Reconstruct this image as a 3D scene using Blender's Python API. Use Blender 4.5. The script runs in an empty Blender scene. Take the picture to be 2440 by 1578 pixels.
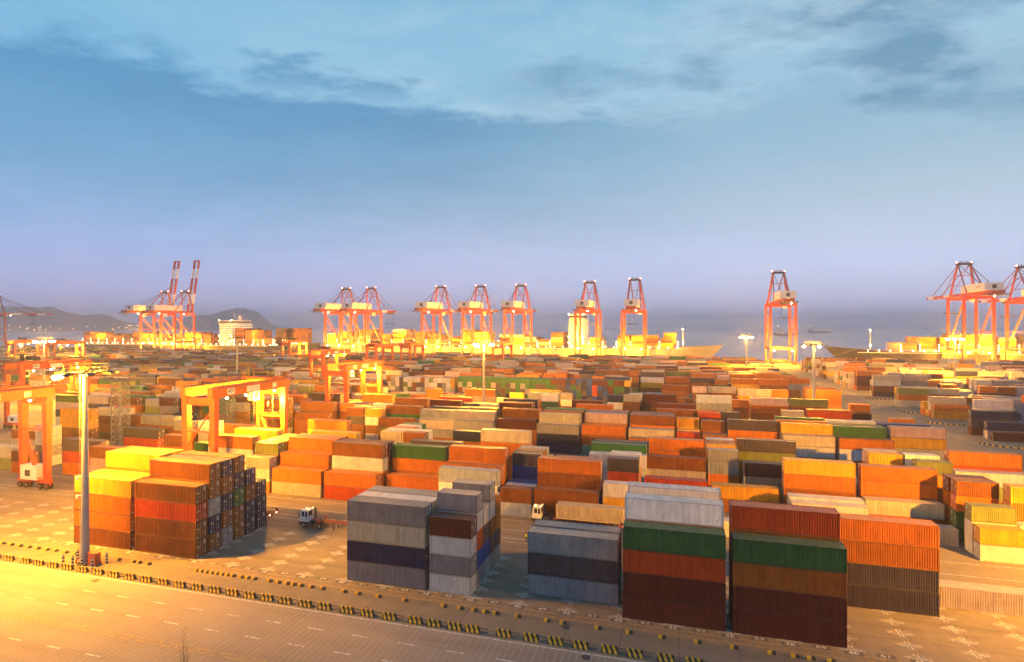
import bpy, math, random
import numpy as np
from mathutils import Vector, Matrix
random.seed(11)
S = bpy.context.scene
COL = S.collection
PI = math.pi
R = math.radians

# ------------------------------------------------------------------ mesh helpers
class MB:
    def __init__(self):
        self.v, self.f, self.m = [], [], []
    def add(self, vs, fs, m=0):
        b = len(self.v)
        self.v += [tuple(p) for p in vs]
        for f in fs:
            self.f.append(tuple(b + i for i in f)); self.m.append(m)
        return self
    def box(self, x0, y0, z0, x1, y1, z1, m=0):
        return self.add([(x0,y0,z0),(x1,y0,z0),(x1,y1,z0),(x0,y1,z0),(x0,y0,z1),(x1,y0,z1),(x1,y1,z1),(x0,y1,z1)],
                        [(0,3,2,1),(4,5,6,7),(0,1,5,4),(1,2,6,5),(2,3,7,6),(3,0,4,7)], m)
    def beam(self, p, q, w, h=None, m=0, up=(0,0,1)):
        h = h or w
        p, q = Vector(p), Vector(q); d = (q-p).normalized(); u = Vector(up)
        if abs(d.dot(u)) > .99: u = Vector((0,1,0))
        s = d.cross(u).normalized(); u = s.cross(d)
        vs = []
        for c in (p, q):
            for a, b in ((-1,-1),(1,-1),(1,1),(-1,1)): vs.append(c + s*a*w/2 + u*b*h/2)
        return self.add(vs, [(0,1,2,3),(7,6,5,4),(0,4,5,1),(1,5,6,2),(2,6,7,3),(3,7,4,0)], m)
    def cyl(self, p, q, r0, r1=None, n=10, m=0):
        r1 = r0 if r1 is None else r1
        p, q = Vector(p), Vector(q); d = (q-p).normalized()
        u = Vector((0,0,1)) if abs(d.z) < .9 else Vector((1,0,0))
        s = d.cross(u).normalized(); u = s.cross(d)
        vs = [c + (s*math.cos(2*PI*i/n)+u*math.sin(2*PI*i/n))*r for c, r in ((p,r0),(q,r1)) for i in range(n)]
        fs = [(i,(i+1)%n,n+(i+1)%n,n+i) for i in range(n)] + [tuple(range(n))[::-1], tuple(range(n,2*n))]
        return self.add(vs, fs, m)
    def quad(self, a, b, c, d, m=0):
        return self.add([a,b,c,d], [(0,1,2,3)], m)
    def prism(self, prof, axis, a, b, m=0):
        n = len(prof)
        def pt(p, t):
            return (t,p[0],p[1]) if axis=='x' else (p[0],t,p[1]) if axis=='y' else (p[0],p[1],t)
        vs = [pt(p,a) for p in prof]+[pt(p,b) for p in prof]
        fs = [(i,(i+1)%n,n+(i+1)%n,n+i) for i in range(n)]+[tuple(range(n))[::-1],tuple(range(n,2*n))]
        return self.add(vs, fs, m)
    def ball(self, c, r, m=0, n=8, k=5):
        c = Vector(c); vs = [c+Vector((0,0,r))]
        for i in range(1,k):
            t = PI*i/k
            for j in range(n): vs.append(c+Vector((r*math.sin(t)*math.cos(2*PI*j/n), r*math.sin(t)*math.sin(2*PI*j/n), r*math.cos(t))))
        vs.append(c+Vector((0,0,-r)))
        fs = [(0,1+j,1+(j+1)%n) for j in range(n)]
        for i in range(k-2):
            for j in range(n): fs.append((1+i*n+j,1+(i+1)*n+j,1+(i+1)*n+(j+1)%n,1+i*n+(j+1)%n))
        e = len(vs)-1; o = 1+(k-2)*n
        fs += [(e,o+(j+1)%n,o+j) for j in range(n)]
        return self.add(vs, fs, m)
    def mesh(self, name, mats):
        me = bpy.data.meshes.new(name)
        me.from_pydata(self.v, [], self.f)
        for m in (mats if isinstance(mats,(list,tuple)) else [mats]): me.materials.append(m)
        if any(self.m): me.polygons.foreach_set('material_index', self.m)
        me.update()
        return me
    def build(self, name, mats, parent=None, loc=None, kind=None):
        o = bpy.data.objects.new(name, self.mesh(name, mats)); COL.objects.link(o)
        if parent is not None: o.parent = parent
        if loc is not None: o.location = loc
        if kind: o['kind'] = kind
        return o

def tag(o, label, cat, group=None):
    o['label'] = label; o['category'] = cat
    if group: o['group'] = group
    return o
def empty(name, loc, label, cat, group=None, rz=0):
    o = bpy.data.objects.new(name, None); COL.objects.link(o)
    o.location = loc; o.rotation_euler.z = rz; o.empty_display_size = .5
    return tag(o, label, cat, group)
def copy_tree(o, parent=None):
    c = o.copy(); COL.objects.link(c)
    if parent is not None: c.parent = parent
    for ch in list(o.children): copy_tree(ch, c)
    return c
def text_mesh(name, body, size, mat, align='CENTER', ext=0.0):
    cu = bpy.data.curves.new(name, 'FONT'); cu.body = body; cu.size = size
    cu.align_x = align; cu.align_y = 'CENTER'; cu.extrude = ext; cu.resolution_u = 2
    o = bpy.data.objects.new(name, cu); COL.objects.link(o)
    bpy.context.view_layer.update()
    me = bpy.data.meshes.new_from_object(o.evaluated_get(bpy.context.evaluated_depsgraph_get()))
    bpy.data.objects.remove(o); me.name = name; me.materials.clear(); me.materials.append(mat)
    return me

# ------------------------------------------------------------------ materials
def newmat(name):
    m = bpy.data.materials.new(name); m.use_nodes = True
    nt = m.node_tree; nt.nodes.clear()
    out = nt.nodes.new('ShaderNodeOutputMaterial'); b = nt.nodes.new('ShaderNodeBsdfPrincipled')
    nt.links.new(b.outputs[0], out.inputs[0])
    return m, nt, b
def nd(nt, t, **k):
    n = nt.nodes.new(t)
    for a, v in k.items(): setattr(n, a, v)
    return n
def mixc(nt, fac, a, b, mode='MIX'):
    n = nd(nt, 'ShaderNodeMix', data_type='RGBA', blend_type=mode)
    for i, x in ((0,fac),(6,a),(7,b)):
        if hasattr(x,'is_linked') or hasattr(x,'links'): nt.links.new(x, n.inputs[i])
        else: n.inputs[i].default_value = x if not isinstance(x,tuple) else (x+(1,))[:4]
    return n.outputs[2]
def mth(nt, op, a, b=None, clamp=False):
    n = nd(nt, 'ShaderNodeMath', operation=op, use_clamp=clamp)
    for i, x in ((0,a),(1,b)):
        if x is None: continue
        if hasattr(x,'links'): nt.links.new(x, n.inputs[i])
        else: n.inputs[i].default_value = x
    return n.outputs[0]
def noise(nt, vec, scale, detail=4, rough=.55, dim='3D'):
    n = nd(nt, 'ShaderNodeTexNoise'); n.inputs['Scale'].default_value = scale
    n.inputs['Detail'].default_value = detail; n.inputs['Roughness'].default_value = rough
    if vec is not None: nt.links.new(vec, n.inputs['Vector'])
    return n.outputs['Fac']
def remap(nt, x, a, b, c=0., d=1.):
    n = nd(nt, 'ShaderNodeMapRange'); nt.links.new(x, n.inputs[0])
    for i, v in enumerate((a,b,c,d)): n.inputs[i+1].default_value = v
    return n.outputs[0]
def vscale(nt, vec, s):
    n = nd(nt, 'ShaderNodeMapping'); nt.links.new(vec, n.inputs[0]); n.inputs['Scale'].default_value = s
    return n.outputs[0]
def objco(nt):
    return nd(nt, 'ShaderNodeTexCoord').outputs['Object']
def posco(nt):
    return nd(nt, 'ShaderNodeNewGeometry').outputs['Position']

def plain(name, col, rough=.6, var=.25, sc=.8, metal=0., rust=0.):
    m, nt, b = newmat(name)
    p = posco(nt)
    f = remap(nt, noise(nt, p, sc, 5), .3, .7, 1-var, 1+var*.4)
    c = mixc(nt, 1.0, col, (1,1,1), 'MULTIPLY')
    h = nd(nt,'ShaderNodeHueSaturation'); h.inputs['Color'].default_value = col+(1,)
    nt.links.new(f, h.inputs['Value']); c = h.outputs[0]
    if rust:
        r = remap(nt, noise(nt, vscale(nt,p,(1,1,.35)), 1.7, 6, .65), .55, .7, 0, rust)
        c = mixc(nt, r, c, (.10,.045,.02))
    nt.links.new(c, b.inputs['Base Color'])
    b.inputs['Roughness'].default_value = rough; b.inputs['Metallic'].default_value = metal
    return m
def emit(name, col, s):
    m = bpy.data.materials.new(name); m.use_nodes = True; nt = m.node_tree; nt.nodes.clear()
    o = nd(nt,'ShaderNodeOutputMaterial'); e = nd(nt,'ShaderNodeEmission')
    e.inputs[0].default_value = col+(1,); e.inputs[1].default_value = s
    nt.links.new(e.outputs[0], o.inputs[0]); return m

def paint_mat(name, attr):
    """weathered container paint; the colour comes from the object (or a mesh attribute in the far mass)"""
    m, nt, b = newmat(name)
    if attr:
        a = nd(nt,'ShaderNodeAttribute', attribute_name='Col'); col = a.outputs['Color']; v = posco(nt)
    else:
        oi = nd(nt,'ShaderNodeObjectInfo'); col = oi.outputs['Color']
        ad = nd(nt,'ShaderNodeVectorMath', operation='ADD'); nt.links.new(objco(nt), ad.inputs[0])
        cb = nd(nt,'ShaderNodeCombineXYZ'); rr = mth(nt,'MULTIPLY',oi.outputs['Random'],173.)
        nt.links.new(rr, cb.inputs[0]); nt.links.new(rr, cb.inputs[1]); nt.links.new(cb.outputs[0], ad.inputs[1]); v = ad.outputs[0]
    g = nd(nt,'ShaderNodeNewGeometry'); sx = nd(nt,'ShaderNodeSeparateXYZ'); nt.links.new(g.outputs['Normal'], sx.inputs[0])
    top = remap(nt, sx.outputs[2], .5, .9)
    streak = remap(nt, noise(nt, vscale(nt,v,(2.2,2.2,.22)), 1.0, 5, .6), .35, .75, 1.06, .72)
    blot = remap(nt, noise(nt, v, .55, 6, .6), .35, .7, 1.08, .82)
    h = nd(nt,'ShaderNodeHueSaturation'); nt.links.new(col, h.inputs['Color']); nt.links.new(mth(nt,'MULTIPLY',streak,blot), h.inputs['Value'])
    rust = remap(nt, noise(nt, vscale(nt,v,(1.2,1.2,.5)), 1.6, 7, .7), .63, .72, 0, .75)
    c = mixc(nt, rust, h.outputs[0], (.085,.035,.018))
    dust = mth(nt,'MULTIPLY', top, remap(nt, noise(nt, v, .8, 5, .6), .3, .75, .08, .45))
    c = mixc(nt, dust, c, (.26,.235,.21))
    nt.links.new(c, b.inputs['Base Color'])
    b.inputs['Roughness'].default_value = .55; b.inputs['Specular IOR Level'].default_value = .25
    return m
PAINT = paint_mat('container_paint', False)
PAINTM = paint_mat('container_paint_mass', True)
M_ROOM = dict(
 steel=plain('dark_steel',(.045,.045,.05),.6), grey=plain('galvanised_steel',(.33,.33,.32),.5,.2,.6), bar=plain('bar_steel',(.42,.41,.40),.45),
 white=plain('white_paint',(.72,.72,.70),.5,.15,.4), sticker=plain('white_sticker',(.8,.8,.78),.5,.05), ysticker=plain('yellow_sticker',(.75,.42,.03),.5,.05),
 rtg=plain('orange_crane_paint',(.60,.075,.010),.5,.3,.35,rust=.35), sts=plain('red_crane_paint',(.40,.04,.035),.5,.25,.12,rust=.1),
 black=plain('rubber',(.02,.02,.02),.8), glass=None, cab=plain('cab_white',(.7,.7,.68),.4,.1,.6), conc=plain('concrete',(.30,.28,.26),.9,.25,.5),
 hull=plain('dark_hull',(.035,.032,.03),.45,.3,.05,rust=.25), hullgrey=plain('grey_hull',(.34,.33,.32),.5,.2,.05,rust=.3), deck=plain('deck_red',(.22,.07,.05),.7,.3,.1),
 superw=plain('ship_white',(.74,.74,.72),.5,.12,.1), ora=plain('cabinet_orange',(.55,.13,.05),.5,.15,1.), chassis=plain('chassis_red',(.20,.05,.025),.6,.3,1.,rust=.4),
 yel=plain('marking_yellow',(.62,.36,.03),.8,.35,1.3), wpaint=plain('marking_white',(.66,.65,.62),.8,.35,1.3), bluegrey=plain('lattice_paint',(.16,.17,.21),.5,.2,.7),
 red=plain('red_paint',(.5,.04,.02),.5), tail=plain('straw',(.12,.08,.03),.9), skin=plain('skin',(.45,.26,.18),.6), hiviz=plain('hiviz',(.55,.65,.05),.7), cloth=plain('dark_cloth',(.03,.035,.06),.8),
 blk=plain('marking_black',(.03,.03,.03),.8,.2), rope=plain('rope',(.5,.45,.38),.9), cable=plain('stay_cable',(.20,.03,.03),.5))
mg, nt, b = newmat('glass'); b.inputs['Base Color'].default_value=(.02,.025,.03,1); b.inputs['Roughness'].default_value=.08; M_ROOM['glass']=mg
SOD = (1.0,.41,.018)
M_ROOM['lamp']=emit('lamp_glow',(1.0,.62,.20),160.); M_ROOM['lamp2']=emit('deck_lamp_glow',(1.0,.66,.25),60.)
M_ROOM['winlit']=emit('lit_window',(1.0,.62,.22),3.0); M_ROOM['beacon']=emit('beacon_glow',(1.0,.18,.12),30.); M_ROOM['amber']=emit('amber_beacon',(1.0,.35,.03),40.)
M_ROOM['town']=emit('town_light',(1.0,.55,.2),14.)
def stripe(name, a, b_, per, slant, axis=0, off=0.):
    m, nt, b = newmat(name); s = nd(nt,'ShaderNodeSeparateXYZ'); nt.links.new(objco(nt), s.inputs[0])
    t = mth(nt,'ADD', s.outputs[axis], mth(nt,'MULTIPLY', s.outputs[2], slant))
    f = mth(nt,'FRACT', mth(nt,'ADD', mth(nt,'DIVIDE', t, per), off))
    k = mth(nt,'GREATER_THAN', f, .5)
    c = mixc(nt, k, a, b_)
    h = nd(nt,'ShaderNodeHueSaturation'); nt.links.new(c, h.inputs['Color']); nt.links.new(remap(nt, noise(nt, posco(nt), 3., 5), .3,.7,.65,1.05), h.inputs['Value'])
    nt.links.new(h.outputs[0], b.inputs['Base Color']); b.inputs['Roughness'].default_value=.75
    return m
M_ROOM['barrier']=stripe('barrier_stripes',(.70,.42,.02),(.025,.025,.025),.62,.45)
M_ROOM['stop']=stripe('stop_stripes',(.025,.025,.025),(.70,.42,.02),1.7,0.)
M_ROOM['post']=stripe('post_stripes',(.70,.66,.5),(.025,.025,.025),.46,1000.,0)
# post bands run up the post
mp, nt, b = newmat('post_bands'); s_=nd(nt,'ShaderNodeSeparateXYZ'); nt.links.new(objco(nt), s_.inputs[0])
nt.links.new(mixc(nt, mth(nt,'GREATER_THAN', mth(nt,'FRACT', mth(nt,'DIVIDE', s_.outputs[2], .5)), .5), (.025,.025,.025), (.66,.62,.45)), b.inputs['Base Color']); M_ROOM['post']=mp
mb, nt, b = newmat('boom_bands'); s_=nd(nt,'ShaderNodeSeparateXYZ'); nt.links.new(objco(nt), s_.inputs[0])
nt.links.new(mixc(nt, mth(nt,'GREATER_THAN', mth(nt,'FRACT', mth(nt,'ADD',mth(nt,'DIVIDE', s_.outputs[1], 34.),.30)), .62), (.46,.035,.03), (.72,.70,.68)), b.inputs['Base Color']); b.inputs['Roughness'].default_value=.5; M_ROOM['boom']=mb

# concrete yard
def ground_mat():
    m, nt, b = newmat('yard_concrete'); p = posco(nt)
    n1 = noise(nt, p, .045, 5, .6); n2 = noise(nt, p, .5, 6, .65); n3 = noise(nt, vscale(nt,p,(.02,.35,1)), 1., 5, .6); n4 = noise(nt, p, 6., 4, .6)
    c = mixc(nt, remap(nt,n1,.3,.7), (.19,.155,.115), (.27,.225,.17))
    c = mixc(nt, remap(nt,n2,.45,.75,0,.55), c, (.145,.12,.095))
    c = mixc(nt, remap(nt,n3,.5,.72,0,.5), c, (.10,.083,.068))
    c = mixc(nt, remap(nt,n4,.62,.75,0,.35), c, (.075,.062,.052))
    br = nd(nt,'ShaderNodeTexBrick'); nt.links.new(vscale(nt,p,(1,1,1)), br.inputs['Vector']); br.offset=0.
    br.inputs['Scale'].default_value=1.; br.inputs['Brick Width'].default_value=6.526; br.inputs['Row Height'].default_value=5.56; br.inputs['Mortar Size'].default_value=.035
    br.inputs['Color1'].default_value=(1,1,1,1); br.inputs['Color2'].default_value=(.93,.93,.93,1); br.inputs['Mortar'].default_value=(.45,.45,.45,1)
    c = mixc(nt, 1., c, br.outputs['Color'], 'MULTIPLY')
    nt.links.new(c, b.inputs['Base Color']); b.inputs['Roughness'].default_value=.9; b.inputs['Specular IOR Level'].default_value=.2
    bp = nd(nt,'ShaderNodeBump'); bp.inputs['Strength'].default_value=.25; bp.inputs['Distance'].default_value=.05; nt.links.new(n4, bp.inputs['Height']); nt.links.new(bp.outputs[0], b.inputs['Normal'])
    return m
def road_mat():
    m, nt, b = newmat('road_surface'); p = posco(nt)
    n1 = noise(nt, p, .05, 5, .6); n2 = noise(nt, vscale(nt,p,(.03,.5,1)), 1., 6, .6); n4 = noise(nt, p, 5., 4, .6)
    c = mixc(nt, remap(nt,n1,.3,.7), (.24,.19,.15), (.32,.26,.205))
    c = mixc(nt, remap(nt,n2,.48,.75,0,.45), c, (.16,.125,.10))
    c = mixc(nt, remap(nt,n4,.6,.8,0,.25), c, (.14,.12,.11))
    s = nd(nt,'ShaderNodeSeparateXYZ'); nt.links.new(p, s.inputs[0])
    f = mth(nt,'FRACT', mth(nt,'DIVIDE', s.outputs[0], .78)); k = mth(nt,'LESS_THAN', f, .16)
    br = mth(nt,'MULTIPLY', k, remap(nt, noise(nt, vscale(nt,p,(1.3,.12,1)), 1., 4), .35, .65, .15, .6))
    c = mixc(nt, br, c, (.40,.35,.29))
    nt.links.new(c, b.inputs['Base Color']); b.inputs['Roughness'].default_value=.85; b.inputs['Specular IOR Level'].default_value=.25
    return m
def worn(name, col, thr=.42):
    m, nt, b = newmat(name); p = posco(nt)
    nt.links.new(mixc(nt, remap(nt, noise(nt,p,2.2,6,.65), thr, thr+.16), (.2,.17,.135), col), b.inputs['Base Color']); b.inputs['Roughness'].default_value=.8
    return m
M_ROOM['ywear']=worn('worn_yellow_line',(.50,.28,.03)); M_ROOM['wwear']=worn('worn_white_line',(.56,.54,.50),.38)
GROUND, ROAD = ground_mat(), road_mat()
M = M_ROOM

# ------------------------------------------------------------------ camera (level, from a height of 37 m)
H_CAM = 36.894; TH = .279
cam = bpy.data.cameras.new('camera'); co = bpy.data.objects.new('camera', cam); COL.objects.link(co)
co.location = (0,0,H_CAM); co.rotation_euler = (PI/2, 0, TH)
cam.sensor_width = 36.; cam.lens = 36.*1387.85/2440.; cam.shift_y = -(789.-773.07)/2440.
cam.clip_start = .5; cam.clip_end = 40000.
S.camera = co
C_, S_ = math.cos(TH), math.sin(TH)
def on_row(u, Y):
    "world X of the picture column u on the line y = Y (used once, to measure)"
    k = (u-1220.)/1387.85
    return Y*(k*C_-S_)/(k*S_+C_)

# ------------------------------------------------------------------ ground, road, sea, hills
MB().quad((-3500,-600,0),(3500,-600,0),(3500,606,0),(-3500,606,0)).build('ground', GROUND, kind='structure')
MB().quad((-1500,-300,.004),(1500,-300,.004),(1500,65.3,.004),(-1500,65.3,.004)).build('road', ROAD, kind='structure')
MB().box(-3500,606,-9,3500,607.2,.35).build('quay_wall', M['conc'], kind='structure')
ms, nt, b = newmat('sea_water'); p=posco(nt)
b.inputs['Base Color'].default_value=(.035,.05,.075,1); b.inputs['Roughness'].default_value=.22
bp=nd(nt,'ShaderNodeBump'); bp.inputs['Strength'].default_value=.25; bp.inputs['Distance'].default_value=.6
nt.links.new(noise(nt, p, .09, 5, .6), bp.inputs['Height']); nt.links.new(bp.outputs[0], b.inputs['Normal'])
MB().quad((-12500,607,-4),(12500,607,-4),(12500,14500,-4),(-12500,14500,-4)).build('sea', ms, kind='structure')

# painted lines: one structure per kind of marking
wl, yl = MB(), MB()
def line(mb, x0, x1, y, w, z=.012): mb.quad((x0,y-w/2,z),(x1,y-w/2,z),(x1,y+w/2,z),(x0,y+w/2,z))
line(wl,-400,300,65.0,.22)
def dashes(y, start, z=.012):
    x = start
    while x < 120:
        line(wl, x, x+2.15, y, .2); x += 6.0
dashes(61.25,-205.35); dashes(57.55,-205.35); dashes(49.55,-207.9); dashes(45.8,-207.9)
for y in (53.85,53.3): line(yl,-400,300,y,.18)
for y in (71.75,72.15,72.95): line(yl,-400,300,y,.13)
for y in (94.7,96.5,100.4,105.6): line(wl,-300,140,y,.16)
for y in (91.9,104.9,125.2): line(yl,-300,110,y,.14)
wl.build('white_road_markings', M['wwear'], kind='structure'); yl.build('yellow_road_markings', M['ywear'], kind='structure')
cw, cy, pads = MB(), MB(), MB()
GX = lambda g: -49.66+(g-39)*3.263
def cross(X, Y, z=.018):
    for dx in (-.17,.17): cw.quad((X+dx-.07,Y-.95,z),(X+dx+.07,Y-.95,z),(X+dx+.07,Y+.95,z),(X+dx-.07,Y+.95,z))
    for s in (-1,1):
        for dy in (-.16,.16):
            a, b2 = sorted((X+s*.3, X+s*1.35)); cw.quad((a,Y+dy-.06,z),(b2,Y+dy-.06,z),(b2,Y+dy+.06,z),(a,Y+dy+.06,z))
    cy.quad((X-.95,Y+.24,z),(X-.28,Y+.24,z),(X-.28,Y+.75,z),(X-.29,Y+.75,z))
for g in range(-40,90,2):
    X = GX(g)
    for k in range(6):
        cross(X, 74.07+2.7776*k)
        pads.quad((X-.9,73.4+2.7776*k,.006),(X+.9,73.4+2.7776*k,.006),(X+.9,74.9+2.7776*k,.006),(X-.9,74.9+2.7776*k,.006))
pads.build('pad_plates', worn('darker_pads',(.21,.19,.17),.3), kind='structure')
cw.build('corner_crosses', M['wwear'], kind='structure'); cy.build('corner_triangles', M['ywear'], kind='structure')
nums, nback = MB(), MB()
for g in range(21,79):
    even = g%2 == 0
    me = text_mesh('bay_number', str(g), 1.05 if not even else .95, M['wpaint'])
    X, Y = GX(g), (73.6 if not even else 72.98+.32)
    if even: Y = 73.35
    b0 = [(X+v.co.x*1.15, Y+v.co.y*.75, .02) for v in me.vertices]
    nums.add(b0, [tuple(p.vertices) for p in me.polygons]); bpy.data.meshes.remove(me)
    nback.quad((X-.95,Y-.42,.015),(X+.95,Y-.42,.015),(X+.95,Y+.42,.015),(X-.95,Y+.42,.015))
nback.build('bay_number_plates', worn('dark_number_plates',(.10,.09,.08),.3), kind='structure')
nums.build('bay_numbers', M['wpaint'], kind='structure')
# cross road with its bent arrows of curb blocks
yc = MB()
for x0,y0,x1,y1 in ((72,520,72,150),(88,520,88,160),(64.9,520,64.9,110)): 
    L=math.hypot(x1-x0,y1-y0); n=int(L/9)
    for i in range(n):
        a=y0+(y1-y0)*i/n; yc.quad((x0-.12,a-4,.012),(x0+.12,a-4,.012),(x0+.12,a,.012),(x0-.12,a,.012))
yc.build('cross_road_markings', M['wwear'], kind='structure')
def hill(name, D, prof, seed):
    "a ridge with real depth; prof gives picture columns and heights measured on the skyline"
    rr = random.Random(seed); mb = MB(); us = [p[0] for p in prof]; N = 90
    uu = [us[0]+(us[-1]-us[0])*i/(N-1) for i in range(N)]
    hs = np.interp(uu, us, [p[1] for p in prof])
    rows = 14
    for j in range(rows):
        t = j/(rows-1)
        for i in range(N):
            k=(uu[i]-1220.)/1387.85
            zf = D*(.82+.36*t)
            top = H_CAM+(773.07-hs[i])*D/1387.85
            s = math.sin(PI*t)**.9 if 0<t<1 else 0
            nz = (rr.random()-.5)*.06*top*(1 if 0<t<1 else 0) + (.07*top*math.sin(i*.55+j*1.9) if 0<t<1 and abs(t-.5)>.05 else 0)
            z = -4+ (top+4)*s + nz*(0.3 if abs(t-.5)<.05 else 1)
            xr = k*zf
            mb.v.append((xr*C_-zf*S_, xr*S_+zf*C_, max(z,-4.)))
    for j in range(rows-1):
        for i in range(N-1):
            a=j*N+i; mb.f.append((a,a+1,a+N+1,a+N)); mb.m.append(0)
    o = mb.build(name, plain(name+'_cover',(.055,.06,.04),.95,.5,.01), kind='structure')
    return o
hill('hill', 4600, [(-420,776),(-300,752),(-180,742),(-60,734),(40,731),(80,731.5),(126,734),(162,744),(192,751),(239,750),(259,753),(293,766),(330,771),(400,774),(470,777)], 3)
hill('far_hill', 5200, [(300,777),(360,768),(420,760),(472,752),(498,750.5),(519,746),(542,738),(563,735),(585,735),(611,743),(629,757),(646,770),(662,778)], 5)

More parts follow.
